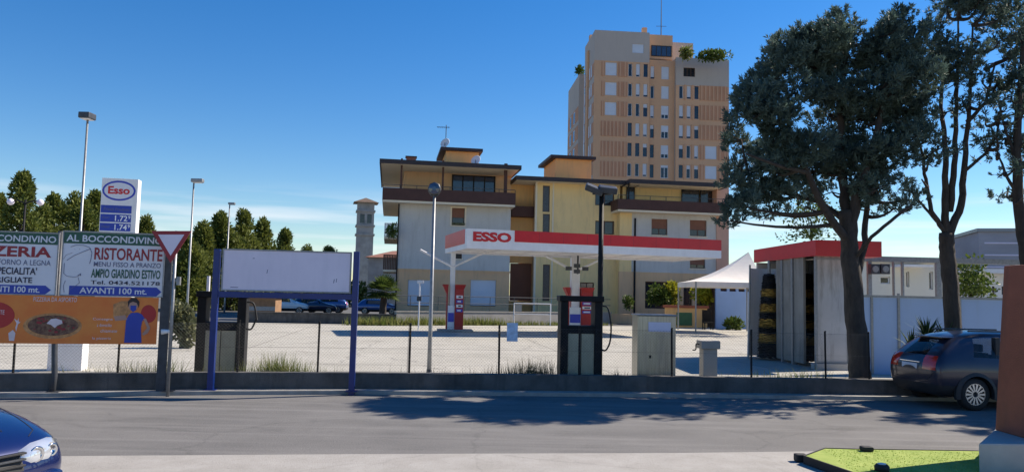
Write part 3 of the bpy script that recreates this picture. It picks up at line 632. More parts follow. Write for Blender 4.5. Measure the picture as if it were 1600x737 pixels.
# ------------------------------------------------------------------ filling station canopy
cA, cB = at(730, 374, 35.6), at(1127, 388, 39.3)
cf = Fac(cA.xy, math.degrees(math.atan2(cB.y - cA.y, cB.x - cA.x)))
Lc = (cB.xy - cA.xy).length; zb = (cf.z(730, 388) + cf.z(1127, 403)) / 2; zt = (cf.z(730, 359) + cf.z(1127, 373)) / 2; CD = 5.2
t = thing('canopy', 'filling station canopy with white and red fascia reading ESSO', 'canopy', cf.P(Lc / 2, 0, -CD / 2)); zm = zb + (zt - zb) * .42
mb = MB(); cf.box(mb, 0, Lc, zb, zt, -.06, 0); cf.box(mb, 0, Lc, zb, zt, -CD, -CD + .06); cf.box(mb, 0, .06, zb, zt, -CD + .06, -.06); cf.box(mb, Lc - .06, Lc, zb, zt, -CD + .06, -.06); mb.build('fascia', M['white'], t)
mb = MB(); sE = cf.s(804, 372); cf.box(mb, sE, Lc + .003, zm, zt + .004, -.03, .012); cf.box(mb, Lc, Lc + .012, zm, zt + .004, -CD, -.03)
cf.box(mb, -.012, 0, zm - .15, zt + .004, -CD, -.5); mb.cur = 1
for k in range(1, 9): s = sE + (Lc - sE) * k / 9; cf.box(mb, s - .008, s + .008, zm, zt - .01, .011, .0145)
mb.build('red_stripe', [M['esso_red'], M['maroon']], t)
text('ESSO', cf, cf.s(739, 372), cf.s(799, 372), zm - .05, zt - .13, .014, M['esso_red'], 'lettering', t, .05)
mb = MB(); cf.box(mb, .06, Lc - .06, zb + .12, zb + .17, -CD + .06, -.06); cf.box(mb, 0.06, Lc - .06, zt - .12, zt - .08, -CD + .06, -.06); mb.build('ceiling', M['white'], t)
mb = MB()
for k in range(8): s = .5 + k * (Lc - 1) / 7; cf.box(mb, s - .03, s + .03, zb + .07, zb + .118, -CD + .1, -.1)
mb.build('purlins', M['white'], t)
def pylon(pxw0, pxw1, pxr0, pxr1, py_b, Y, tn, label):
    b_ = at(pxw0, py_b, Y); f2 = Fac(b_.xy, 8); a0, a1, r0, r1 = [f2.s(q, 480) for q in (pxw0, pxw1, pxr0, pxr1)]
    mb = MB(); f2.box(mb, a0, a1, 0, zb + .12, -.5, -.1); col = mb.build('column', M['white'], t)
    x = thing('pump_pylon', label, 'fuel pump', f2.P((r0 + r1) / 2, 0, 0), 0, 'red pump pylons under the canopy')
    zr = f2.z((r0 + r1) / 2, 427); m_ = MB(); f2.box(m_, r0, r1, .12, zr - .25, -.6, .12)
    m_.hexa([f2.P(r0, zr - .247, .12), f2.P(r1, zr - .247, .12), f2.P(r1, zr - .247, -.6), f2.P(r0, zr - .247, -.6), f2.P(r0 - .02, zr, .2), f2.P(r1 + .1, zr, .2), f2.P(r1 + .1, zr, -.65), f2.P(r0 - .02, zr, -.65)])
    m_.build('red_panel', M['pylon_red'], x)
    m_ = MB(); f2.box(m_, a0 - .17, a0 - .12, .12, zr - .5, -.55, .0); m_.hexa([f2.P(a0 - .17, zr - .497, 0), f2.P(a0 - .12, zr - .497, 0), f2.P(a0 - .12, zr - .497, -.55), f2.P(a0 - .17, zr - .497, -.55), f2.P(a0 - .4, zr, .1), f2.P(a0 - .1, zr, .1), f2.P(a0 - .1, zr, -.6), f2.P(a0 - .4, zr, -.6)]); m_.build('side_wing', M['pylon_red'], x)
    m_ = MB(); f2.box(m_, a0 - .11, r0 - .002, .12, zr * .55, -.55, .06); m_.build('pump_body', M['white'], x, bevel=.02)
    m_ = MB(); f2.box(m_, a0 - .09, r0 - .03, .5, zr * .4, .0601, .075); m_.build('display', M['esso_blue'], x)
    for k in range(4):
        zc = zr * .42 + k * .23; m_ = MB(); f2.box(m_, r0 + .06, r1 - .05, zc, zc + .15, .1201, .135); s_ = m_.build('sticker', M['white'] if k % 2 else M['esso_blue'], x)
        m_ = MB(); f2.box(m_, r0 + .12 + .05 * (k % 2), r1 - .14, zc + .04, zc + .11, .1352, .142); m_.build('symbol', M['ink'] if k % 2 else M['white'], s_)
    m_ = MB(); f2.box(m_, a0 - .6, r1 + .5, 0, .12, -.9, .5); m_.build('island', M['kerb'], x, bevel=.03)
    # brackets holding the canopy
    mb = MB()
    for e in (-1.7, 1.7):
        for oo in (-.1, -.45): mb.tube([f2.P((a0 + a1) / 2, zb - .75, oo), f2.P((a0 + a1) / 2 + e, zb + .09, oo)], .05, 6)
    mb.build('brace', M['white'], t); return f2, a0, a1
pylon(703, 710, 710.5, 724, 518, 39.4, t, 'red and white pump pylon nearest the canopy end with the lettering')
f2, a0, a1 = pylon(893, 906, 907.5, 925, 519, 42.2, t, 'red and white pump pylon seen above the disused black pump')
mb = MB()
for dx, dz in ((-.45, 0), (0, .15), (.45, 0), (0, -.15)): mb.box(f2.P(a0, 0).x + .2 + dx - .16, f2.P(a0, 0).x + .2 + dx + .16, f2.P(0, 0).y - .9, f2.P(0, 0).y - .6, zb - .62 + dz - .1, zb - .62 + dz + .1)
mb.tube([f2.P(a0 + .2, zb - .9, .5), f2.P(a0 + .2, zb + .1, .5)], .05, 6); mb.build('lamp_cluster', M['dark_steel'], t)

# ------------------------------------------------------------------ rear edge of the forecourt
def seg_wall(name, x0, x1, yb0, yb1, yt, m, label, cat='wall', th=.25):
    a, b_ = G(x0, yb0), G(x1, yb1); f = Fac(a.xy, math.degrees(math.atan2(b_.y - a.y, b_.x - a.x))); Ln = (b_.xy - a.xy).length
    z = f.z((x0 + x1) / 2, yt); mb = MB(); f.box(mb, 0, Ln, 0, z, -th, 0); f.box(mb, -.02, Ln + .02, z, z + .06, -th - .03, .03)
    return tag(mb.build(name, m), label, cat), f, Ln, z
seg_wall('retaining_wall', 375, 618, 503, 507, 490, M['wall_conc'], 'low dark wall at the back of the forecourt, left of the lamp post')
o, rf, rL, rz_ = seg_wall('retaining_wall', 619, 955, 507, 505, 488, M['stone'], 'grey stone wall behind the canopy at the back of the forecourt')
seg_wall('retaining_wall', 956, 1000, 505, 507, 492, M['facade_tan'], 'short tan wall left of the steel cabinet at the back')
t = thing('handrail', 'dark handrail with two bars on top of the grey stone wall', 'railing', rf.P(rL / 2, rz_ + .06, -.12))
for k in range(9):
    s = rL * (k + .5) / 9; mb = MB(); mb.tube([rf.P(s, rz_ + .05, -.12), rf.P(s, rz_ + 1.0, -.12)], .025, 6); mb.build('post', M['dark_steel'], t)
mb = MB()
for zz in (.55, 1.0): mb.tube([rf.P(0, rz_ + zz, -.12), rf.P(rL, rz_ + zz, -.12)], .022, 6)
mb.build('rail', M['dark_steel'], t)
gf = Fac(G(803, 507).xy, 3); t = thing('barrier_frame', 'white tubular barrier frame with a small notice at the rear wall', 'barrier', gf.P(gf.s(830, 500), 0))
q = gf.R(803, 474, 860, 507); mb = MB()
for s in (q[0], q[1]): mb.tube([gf.P(s, 0), gf.P(s, q[3])], .035, 8)
mb.build('upright', M['white'], t); mb = MB()
for zz in (.7, q[3]): mb.tube([gf.P(q[0], zz), gf.P(q[1], zz)], .03, 8)
mb.build('rail', M['white'], t); mb = MB(); gf.box(mb, q[0] + .05, q[0] + .5, q[3] - .55, q[3] - .08, .03, .045); mb.build('notice', M['galv'], t)
# orange garden wall with green door panel
gf = Fac(G(1040, 511).xy, 4); q = gf.R(1040, 481, 1105, 511); t = thing('garden_wall', 'orange garden wall with red coping and a green panel', 'wall', gf.P(q[1] / 2, 0))
mb = MB(); gf.box(mb, q[0], q[1], 0, q[3], -.25, 0); mb.build('wall', M['facade_orange'], t); mb = MB(); gf.box(mb, q[0] - .1, q[1] + .1, q[3], q[3] + .18, -.35, .1); mb.build('coping', M['red_wall'], t)
q2 = gf.R(1057, 488, 1081, 508); mb = MB(); gf.box(mb, *q2, 0, .05); mb.build('panel', M['door_green'], t)

# ------------------------------------------------------------------ yellow apartment building
A = Fac(at(620, 450, 58).xy, 9)
bld = thing('apartment_building', 'three storey grey and yellow apartment building with brown terrace bands', 'building', A.P(15, 0, -6))
def part(fn, name, m, parent=None, **k):
    mb = MB(); fn(mb); return mb.build(name, m, parent or bld, **k)
def window(F_, r_, o, depth, mp_, mf_, parent, cols=1, shut=0.0, ms_=None, sill=False, name='window', fw=.07):
    s0, s1, z0, z1 = r_; fr = MB(); e = o - depth
    for q in ((s0, s1, z1 - fw, z1), (s0, s1, z0, z0 + fw), (s0, s0 + fw, z0 + fw, z1 - fw), (s1 - fw, s1, z0 + fw, z1 - fw)): F_.box(fr, *q, e, e + .06)
    for k in range(1, cols): s = s0 + (s1 - s0) * k / cols; F_.box(fr, s - fw / 2, s + fw / 2, z0 + fw, z1 - fw, e, e + .055)
    wn = fr.build(name, mf_, parent)
    pn = MB(); F_.box(pn, s0 + fw, s1 - fw, z0 + fw, z1 - fw, e + .01, e + .03); pn.build('pane', mp_, wn)
    if shut: sh = MB(); F_.box(sh, s0 + .02, s1 - .02, z1 - (z1 - z0) * shut, z1, e + .065, e + .1); sh.build('shutter', ms_, wn)
    if sill: sl = MB(); F_.box(sl, s0 - .08, s1 + .08, z0 - .07, z0, o - depth, o + .07); sl.build('sill', M['soffit'], wn)
    return wn
# left block
sL, sR = 0, A.s(797, 380); zg = A.z(700, 424); zc = A.z(700, 321); zt2 = A.z(700, 255, 0)
gw = [A.R(637, 437, 675, 478), A.R(735, 437, 775, 478)]; uw = [A.R(706, 322.5, 726, 352), A.R(706, 376, 722, 404)]
uw[0] = A.R(706, 325, 726, 352)
part(lambda m: A.wall(m, sL, sR, 0, zg, gw), 'ground_floor_wall', M['facade_tan'])
part(lambda m: A.box(m, sL - .04, sR + .04, zg, zg + .14, -.1, .05), 'string_course', M['facade_tan'])
part(lambda m: A.wall(m, sL, sR, zg + .14, zc, uw), 'upper_wall', M['facade_grey'])
part(lambda m: (A.box(m, sL + .01, sR - .01, 0, zc, -11, -.26), A.box(m, sL + .3, sR + .3, zc, zt2, -10.5, -2.0)), 'core', M['facade_tan'])
for q in gw: window(A, q, 0, .2, M['glass_blue'], M['frame_brown'], bld, 1, .97, M['shutter_white'], fw=.14)
for q in uw: window(A, q, 0, .2, M['glass_dark'], M['frame_brown'], bld, 1, .55, M['shutter_brown'], True)
mb = MB()
q = uw[0]
for (a, b_, c, d) in ((q[0] - .12, q[0], q[2], q[3] + .12), (q[1], q[1] + .12, q[2], q[3] + .12), (q[0], q[1], q[3], q[3] + .12)): A.box(mb, a, b_, c, d, 0, .05)
mb.build('window_surround', M['soffit'], bld)
mb = MB()
for k in range(7): mb.lathe(A.P(q[0] + .1 + k * .14, q[2] + .03, .12), [(.05, 0), (.09, .08), (.05, .17)], 6)
mb.build('flower_pots', M['pale_leaf'], bld)
bz0, bz1 = A.z(700, 319, 1.1), A.z(700, 297, 1.1); bs0, bs1 = A.s(598, 308, 1.1), A.s(805, 310, 1.1)
part(lambda m: A.box(m, bs0, bs1, bz0, bz0 + .15, -10, 1.1), 'terrace_slab', M['soffit'])
part(lambda m: (A.box(m, bs0 - .03, bs1 + .03, bz0 + .153, bz1, .98, 1.13), A.box(m, bs0 - .03, bs0 + .09, bz0 + .153, bz1, -10, .98), A.box(m, bs1 - .09, bs1 + .03, bz0 + .153, bz1, -3, .98)), 'terrace_band', M['brown_band'])
part(lambda m: [A.box(m, bs0, bs1, bz1 + .22, bz1 + .26, 1.0, 1.05)] + [A.box(m, bs0 + (bs1 - bs0) * k / 8 - .02, bs0 + (bs1 - bs0) * k / 8 + .02, bz1, bz1 + .22, 1.0, 1.05) for k in range(9)], 'terrace_rail', M['dark_steel'])
q = A.R(706, 274, 774, 303, -1.9)
window(A, (q[0], q[1], q[2], q[3]), -1.88, .1, M['glass_blue'], M['black_metal'], bld, 4, fw=.1)
for s, h_ in ((A.s(627, 280, .8), .07), (A.s(692, 280, .8), .07), (A.s(790, 280, .8), .12)): part(lambda m: A.box(m, s - h_, s + h_, bz1 - .3, zt2 + .05, .7, .88), 'terrace_post', M['brown_band'])
OV = 1.7
def roof(s0, s1, oF, oB, z, name, rise=1.0, ph=None, slope=0):
    def f(m):
        P = A.P; mid = (oF + oB) / 2
        m.add([P(s0, z + .2, oF), P(s1, z + .2, oF), P(s1, z + .2, oB), P(s0, z + .2, oB), P(s0 + 4, z + .2 + rise, mid), P(s1 - 4, z + .2 + rise, mid)], [(0, 1, 5, 4), (1, 2, 5), (2, 3, 4, 5), (3, 0, 4)])
    part(f, name, M['roof_tile'])
    part(lambda m: A.box(m, s0 + .1, s1 - .1, z - .08, z - .02, oB + .1, oF - .1), 'soffit', M['soffit'])
    part(lambda m: (A.box(m, s0, s1, z - .12, z + .198, oF - .1, oF), A.box(m, s0, s0 + .1, z - .12, z + .198, oB, oF - .1), A.box(m, s1 - .1, s1, z - .12, z + .198, oB, oF - .1)), 'gutter_edge', M['roof_edge'])
zr = A.z(700, 257, OV)
roof(A.s(593, 255, OV), A.s(815, 262, OV), OV, -12, zr, 'roof', 1.1)
# side balconies on the left
for (ya, yb_, m_) in ((352, 372, 'white'), (400, 422, 'frame_brown')):
    za, zb_ = A.z(610, yb_, -2), A.z(610, ya, -2); sB = A.s(600, 380, -2)
    part(lambda m: A.box(m, sB, sL - .02, za - .15, za, -7, -.6), 'balcony_slab', M['soffit'])
    part(lambda m: [A.box(m, sB + .02 + k * (sL - .1 - sB) / 8, sB + .12 + k * (sL - .1 - sB) / 8, za, zb_, -.68, -.62) for k in range(9)] + [A.box(m, sB, sL - .02, zb_, zb_ + .06, -.7, -.6), A.box(m, sB, sB + .05, za, zb_, -7, -.7)], 'balcony_rail', M[m_])
part(lambda m: A.box(m, sL - .1, sL, .3, bz0, -.1, .12), 'downpipe', M['black_metal'])
# penthouse boxes
def pent(x0, y0, x1, y1, o, nm):
    q = A.R(x0, y0 + 5, x1, y1, o); part(lambda m: A.box(m, q[0], q[1], q[2] - 1.2, q[3], o - 5, o), 'stair_tower', M['facade_orange'])
    part(lambda m: A.box(m, q[0] - .5, q[1] + .3, q[3], q[3] + .25, o - 5.3, o + .4), 'stair_tower_roof', M['roof_edge'])
pent(697, 232, 748, 250, -5, 0); pent(868, 244, 924, 276, -5, 1)
# middle part
MO = -2.2
mS0, mS1 = sR + .02, A.s(838, 380, -.5); zmt = A.z(900, 283, .6)
part(lambda m: A.wall(m, mS0 - .6, mS1, 0, zmt, [A.R(796, 411, 836, 470, MO)], .3, MO), 'recess_wall', M['facade_orange'])
q = A.R(797, 411, 835, 470, MO); part(lambda m: A.box(m, q[0] + .02, q[1] - .02, q[2] + .02, q[3] - .02, MO - .28, MO - .2), 'garage_door', M['shutter_brown'])
q = A.R(800, 322, 836, 338, MO + 1); part(lambda m: A.box(m, q[0], q[1], q[2], q[3], MO + .02, MO + 1), 'recess_balcony', M['brown_band'])
yo = -.5; yS0, yS1 = A.s(838, 380, yo), A.s(968, 380, yo)
yh = [A.R(848, 290, 859, 331, yo), A.R(848, 334, 859, 363, yo), A.R(848, 413, 859, 470, yo), A.R(930, 299, 960, 321, yo), A.R(930, 345, 960, 366, yo), A.R(906, 441, 928, 482, yo)]
part(lambda m: A.wall(m, yS0, yS1, 0, zmt, yh, .2, yo), 'stair_wall', M['facade_yellow'])
part(lambda m: A.box(m, yS0 + .02, yS1, 0, zmt, -9, yo - .26), 'stair_core', M['facade_tan'])
for k, q in enumerate(yh):
    if k < 3: window(A, q, yo, .12, M['glass_brick'], M['frame_brown'], bld, 1, fw=.05)
    else: window(A, q, yo, .2, M['glass_dark'], M['frame_brown'], bld, 2)
part(lambda m: (A.box(m, yS0 - .15, yS0, 0, zmt, yo - .3, yo + .02), A.box(m, A.s(862, 380, yo), A.s(864, 380, yo), 0, zmt, yo, yo + .06)), 'pilaster', M['soffit'])
roof(A.s(806, 285, .8), A.s(1000, 287, .8), .8, -11, zmt, 'middle_roof', .7)
# right block
ro = .35; rS0, rS1, rS2 = A.s(968, 380, ro), A.s(1119, 400, ro), A.s(1138, 400, ro); rzt = A.z(1050, 288, ro + 1.1); rb0, rb1 = A.z(1050, 333, ro + 1.1), A.z(1050, 314, ro + 1.1)
rg = A.z(1050, 426, ro)
rw = [A.R(1018, 342, 1043, 367, ro), A.R(1078, 344, 1104, 369, ro), A.R(1078, 405, 1102, 419, ro)]
part(lambda m: A.wall(m, rS0 + 1.0, rS1, rg, rb0, rw, .2, ro), 'upper_wall', M['facade_grey'])
part(lambda m: A.box(m, rS0, rS0 + .998, rg, rb0, -8, ro), 'corner_wall', M['facade_yellow'])
part(lambda m: A.box(m, rS1 + .002, rS2, 0, rzt, -8, ro + .1), 'end_pier', M['salmon'])
gh = [A.R(1008, 440, 1062, 482, ro), A.R(1068, 441, 1082, 480, ro)]
part(lambda m: A.wall(m, rS0, rS1, 0, rg - .002, gh, .25, ro), 'ground_floor_wall', M['facade_tan'])
part(lambda m: (A.box(m, rS0 + .02, rS1, 0, rb0, -8, ro - .31), A.box(m, rS0 + .5, rS1, rb0, rzt, -8, ro - .9)), 'core', M['facade_yellow'])
for q in rw: window(A, q, ro, .2, M['glass_dark'], M['frame_brown'], bld, 2, .6, M['shutter_brown'], True)
for q in gh: window(A, q, ro, .25, M['glass_dark'], M['frame_brown'], bld, 2)
c0, c1 = A.s(966, 320, ro + 1.1), A.s(1139, 320, ro + 1.1)
part(lambda m: A.box(m, c0, c1, rb0, rb0 + .14, -7, ro + 1.1), 'terrace_slab', M['soffit'])
part(lambda m: (A.box(m, c0 - .03, c1 + .03, rb0 + .143, rb1, ro + .98, ro + 1.13), A.box(m, c0 - .03, c0 + .09, rb0 + .143, rb1, -3, ro + .98)), 'terrace_band', M['brown_band'])
part(lambda m: [A.box(m, c0, c1, rb1 + .3, rb1 + .34, ro + 1.0, ro + 1.05)] + [A.box(m, c0 + (c1 - c0) * k / 7 - .02, c0 + (c1 - c0) * k / 7 + .02, rb1, rb1 + .3, ro + 1, ro + 1.05) for k in range(8)], 'terrace_rail', M['dark_steel'])
for q in (A.R(1064, 291, 1092, 320, -.55), A.R(1093, 291, 1116, 320, -.55), A.R(978, 290, 991, 316, -.55)): window(A, q, ro - .72, .1, M['glass_dark'], M['black_metal'], bld, 1)
roof(A.s(984, 286, ro + 1.6), A.s(1137, 289, ro + 1.6), ro + 1.6, -10, rzt, 'right_roof', .7)
part(lambda m: (A.box(m, A.s(992, 350, ro) - .06, A.s(992, 350, ro) + .06, 0, rb0 - .4, ro, ro + .12), A.box(m, A.s(982, 300, 1.2) - .05, A.s(982, 300, 1.2) + .05, rb1, rzt, 1.2, 1.3)), 'downpipe', M['black_metal'])
# rooftop fittings
def dish(px, py, o, label):
    p_ = A.hit(px, py, o); t = thing('satellite_dish', label, 'satellite dish', (p_.x, p_.y, p_.z - .7)); mb = MB()
    mb.tube([(p_.x, p_.y, p_.z - .9), (p_.x, p_.y, p_.z)], .04, 6); mb.build('mast', M['galv'], t)
    mb = MB(); prof = [(.02, .12), (.25, .08), (.42, 0), (.44, .02), (.25, .11), (.02, .16)]; mb.lathe((0, 0, 0), prof, 18, 'y'); R_ = Matrix.Translation(p_) @ Matrix.Rotation(-.5, 4, 'Z') @ Matrix.Rotation(-.35, 4, 'X'); mb.v = [R_ @ v for v in mb.v]; mb.build('reflector', M['white'], t, smooth=True)
dish(695, 223, -6, 'white satellite dish on the left roof stair tower'); dish(743, 250, -3.5, 'small white satellite dish low at the right of the roof stair tower')
p_ = A.hit(696, 240, -7); mb = MB(); zt_ = A.z(696, 199, -7)
mb.tube([(p_.x, p_.y, p_.z), (p_.x, p_.y, zt_ + .2)], .035, 6); mb.tube([(p_.x - .8, p_.y, zt_), (p_.x + .3, p_.y, zt_)], .03, 4)
for k in range(6): mb.tube([(p_.x - .7 + k * .18, p_.y - .25, zt_), (p_.x - .7 + k * .18, p_.y + .25, zt_)], .015, 4)
tag(mb.build('antenna', M['dark_steel']), 'television aerial above the left roof stair tower', 'antenna')
q = A.R(635, 244, 650, 252, -6); t = thing('chimney', 'short brick chimney with dark cap on the left roof', 'chimney', A.P(q[0], q[2] - .6, -6.4)); mb = MB(); A.box(mb, q[0], q[1], q[2] - .9, q[3] - .08, -6.8, -6); mb.build('stack', M['roof_tile'], t); mb = MB(); A.box(mb, q[0] - .08, q[1] + .08, q[3] - .08, q[3], -6.9, -5.9); mb.build('cap', M['roof_edge'], t)

# ------------------------------------------------------------------ tower block
T = Fac(at(926, 300, 125).xy, 5)
tw = thing('tower_block', 'tall orange and beige residential tower block with narrow windows', 'building', T.P(13, 0, -8))
def tpart(fn, name, m, parent=None): mb = MB(); fn(mb); return mb.build(name, m, parent or tw)
tS0, tSa, tSb, tS1 = 0, T.s(1014, 180), T.s(1056, 180), T.s(1139, 180)
zA, zM, zB = T.z(970, 49), T.z(1035, 54), T.z(1100, 92)
rows = [(99, 121), (130, 152), (160.5, 183), (191, 216), (222, 246), (253.5, 277)]
zr1 = T.z(970, 98); dz = (T.z(970, 98) - T.z(970, 253.5)) / 5
holes = {k: [] for k in 'amb'}; wl_ = []
def addw(blk, x0, x1, i, kind, yy=None):
    z1 = zr1 - i * dz - .05; z0 = z1 - 2.2
    h = (T.s(x0, 180), T.s(x1, 180), z0, z1); holes[blk].append(h); wl_.append((h, kind, blk))
for i in range(9):
    for x in (981, 993, 1005): addw('a', x, x + 6.5, i, 'slot')
    if i < 3: addw('a', 945, 963, i, 'shut')
    addw('m', 1018, 1024, i, 'slot'); addw('m', 1035, 1047, i, 'half' if i > 1 else 'shut')
    if i > 0:
        for x in (1061, 1073, 1085): addw('b', x, x + 6.5, i, 'slot')
    if i > 3: addw('b', 1102, 1120, i, 'shut')
h = T.R(988, 69, 1006, 83); holes['a'].append(h); wl_.append((h, 'shut', 'a')); h = T.R(1068, 106, 1086, 120); holes['b'].append(h); wl_.append((h, 'dark', 'b'))
mo = -.8
zbA = T.z(970, 96); zbB = T.z(1100, 135)
for blk, s0, s1, z1, zb_, o in (('a', tS0, tSa, zA, zbA, 0), ('m', tSa, tSb, T.z(1035, 92), 0, mo), ('b', tSb, tS1, zB, zbB, 0)):
    hs = holes[blk]
    lo = [h for h in hs if h[3] <= (zb_ or 999)]; hi = [h for h in hs if h not in lo]
    if blk == 'm': tpart(lambda m: T.wall(m, s0, s1, 0, z1, hs, .25, o), 'recess_wall', M['tower_band'])
    else:
        tpart(lambda m: T.wall(m, s0, s1, 0, zb_, lo, .25, o), 'panel_wall', M['tower_band'])
        tpart(lambda m: T.wall(m, s0, s1, zb_ + .002, z1, hi, .25, o), 'top_wall', M['tower_beige'])
    tpart(lambda m: T.box(m, s0 + .01, s1 - .01, 0, z1 - .01, -9, o - .31), 'core', M['tower_beige'])
# ribbed panels between the bands
def ribs(s0, s1, i, avoid):
    z1 = zr1 - i * dz + .1; z0 = z1 - 2.5
    hs = [h for h in avoid if h[2] < z1 and h[3] > z0]
    segs = [(s0, s1)]
    for h in sorted(hs): segs = [p for a, b_ in segs for p in ((a, min(b_, h[0] - .15)), (max(a, h[1] + .15), b_)) if p[1] - p[0] > .3]
    return [(a, b_, z0, z1) for a, b_ in segs]
pm, pr = MB(), MB()
for i in range(9):
    for blk, s0, s1 in (('a', tS0 + 1.2, tSa - .3), ('b', tSb + .3, tS1 - .3)):
        if blk == 'b' and i == 0: continue
        for (a, b_, c, d) in ribs(s0, s1, i, holes[blk]):
            pm = MB(); T.box(pm, a, b_, c, d, 0, .04); n = max(1, int((b_ - a) / .62)); pm.cur = 1
            for k in range(n): u = a + (k + .5) * (b_ - a) / n; T.box(pm, u - .13, u + .13, c, d, .039, .12)
            pm.build('panel', [M['tower_panel'], M['tower_rib']], tw)
rw_ = random.Random(3)
for h, kind, blk in wl_:
    if h[3] < 12.5 : continue
    o = mo if blk == 'm' else 0
    if kind == 'slot': window(T, h, o, .25, M['glass_dark'], M['white'] if rw_.random() < .5 else M['glass_blue'], tw, 1, (rw_.choice((0, 0, .3, .85))), M['shutter_white'], fw=.09)
    elif kind == 'shut': window(T, h, o, .2, M['glass_dark'], M['white'], tw, 1, .98, M['shutter_white'], fw=.1)
    elif kind == 'half': window(T, h, o, .2, M['glass_dark'], M['white'], tw, 2, rw_.choice((.2, .5, .7)), M['shutter_white'], fw=.1)
    else: window(T, h, o, .2, M['glass_dark'], M['frame_brown'], tw, 3, fw=.1)
# penthouse recess with wide window
q = T.R(1017, 54, 1050, 92, -1.5); tpart(lambda m: T.box(m, q[0] - .2, q[1] + .2, q[2], q[3], -8.8, -1.8), 'penthouse', M['tower_band'])
q2 = T.R(1018, 71, 1050, 88, -1.5); window(T, q2, -1.6, .15, M['glass_blue'], M['roof_edge'], tw, 4, fw=.14)
q3 = T.R(1050, 67, 1083, 92, -5); tpart(lambda m: T.box(m, q3[0], q3[1], q3[2] - 1, q3[3], -8.8, -5), 'roof_room', M['tower_beige'])
for i in range(8):
    z1 = zr1 - i * dz - .1
    for o in (-1.9, -3.4, -6.4, -7.8): tpart(lambda m: T.box(m, -.09, -.05, z1 - 2, z1, o - .8, o), 'side_window', M['shutter_white'])
tpart(lambda m: [T.box(m, -.03, 0, zr1 - i * dz - 2.2, zr1 - i * dz - .1, -8.8, -.3) for i in range(9)], 'side_panel', M['tower_panel'])
tpart(lambda m: (T.box(m, -.3, -.0, 0, zA - 2, -6.0, -4.7)), 'side_pier', M['tower_band'])
# set-back wing
zw = T.z(904, 116, -9.2)
tpart(lambda m: T.box(m, -.95, -.01, 0, zw, -21, -9.1), 'rear_wing', M['tower_beige'])
for i in range(9):
    za = zw - 8.2 - i * dz
    tpart(lambda m: T.box(m, -1.0, -.95, za, za + 2.5, -20.4, -9.4), 'wing_panel', M['tower_panel'])
    for o in (-12.5, -16.5): wn = tpart(lambda m: T.box(m, -1.05, -1.0, za, za + 2.2, o - 1.5, o), 'window', M['white']); tpart(lambda m: T.box(m, -1.08, -1.05, za + .15, za + 2.05, o - 1.35, o - .15), 'pane', M['glass_dark'], wn)
tpart(lambda m: (T.box(m, 8.9, 9.7, zM - 2, zM + 2.2, -4, -3.2), T.box(m, .1, .9, zA - .3, zA + .9, -6, -5), ), 'flue', M['tower_band'])
p_ = T.hit(1033, 52, -4); mb = MB(); mb.tube([(p_.x, p_.y, p_.z - 1), (p_.x, p_.y, p_.z + 7)], [.1, .05], 6); mb.tube([(p_.x - .9, p_.y, p_.z + 1.2), (p_.x + .9, p_.y, p_.z + 1.2)], .04, 4)
tag(mb.build('mast', M['dark_steel']), 'thin radio mast on the roof of the tower block', 'antenna')

# ------------------------------------------------------------------ foliage makers
def leaves(mb, c, r, n, ln, wd, g, up=.3, shell=.35):
    c = Vector(c)
    for _ in range(n):
        while True:
            v = Vector((g.uniform(-1, 1), g.uniform(-1, 1), g.uniform(-1, 1)))
            if .05 < v.length < 1: break
        v = v.normalized() * (v.length ** shell)
        p = c + Vector((v.x * r[0], v.y * r[1], v.z * r[2]))
        d = (v + Vector((g.uniform(-1, 1), g.uniform(-1, 1), g.uniform(-1, 1))) * .9 + Vector((0, 0, up))).normalized()
        s = d.cross(Vector((g.uniform(-1, 1), g.uniform(-1, 1), g.uniform(-1, 1)))).normalized()
        L_ = ln * g.uniform(.6, 1.3); W2 = wd * g.uniform(.7, 1.2)
        mb.add([p, p + d * L_ * .5 + s * W2 * .5, p + d * L_, p + d * L_ * .5 - s * W2 * .5], [(0, 1, 2, 3)])
def conifer(px, ptop, Y, wpx, label, kind='cone', seed=0, pbase=None, m='conifer_leaf', name='conifer_tree', n=6300):
    g = random.Random(seed); top = at(px, ptop, Y); ht = top.z; wd = wpx * Y / FPX
    t = thing(name, label, 'tree', (top.x, top.y, 0)); mb = MB(); mb.tube([(top.x, top.y, 0), (top.x, top.y, ht * .9)], [.28, .05], 8); mb.build('trunk', M['bark'], t)
    mb = MB(); nb = 90
    wd *= 1.22
    for k in range(nb):
        u = g.random(); z = ht * (.1 + .88 * u)
        rr = wd * ((1 - u) ** .75 * (.95 if kind == 'cone' else .6) + (.42 * math.sin(math.pi * min(1, u * .95)) if kind != 'cone' else 0.05)); a = g.uniform(0, 6.28); q = g.uniform(.5, 1.0)
        c = (top.x + rr * q * math.cos(a), top.y + rr * q * math.sin(a), z); s_ = g.uniform(.55, 1.1) * (.55 + .45 * (1 - u))
        leaves(mb, c, (s_ * .8, s_ * .8, s_ * 1.1), n // nb, .36, .17, g, .6)
    for k in range(14): leaves(mb, (top.x + g.uniform(-.2, .2), top.y + g.uniform(-.2, .2), ht - .2 - k * .13), (.25 + k * .03, .25 + k * .03, .35), 8, .4, .16, g, .9)
    mb.build('crown', M[m], t); return t
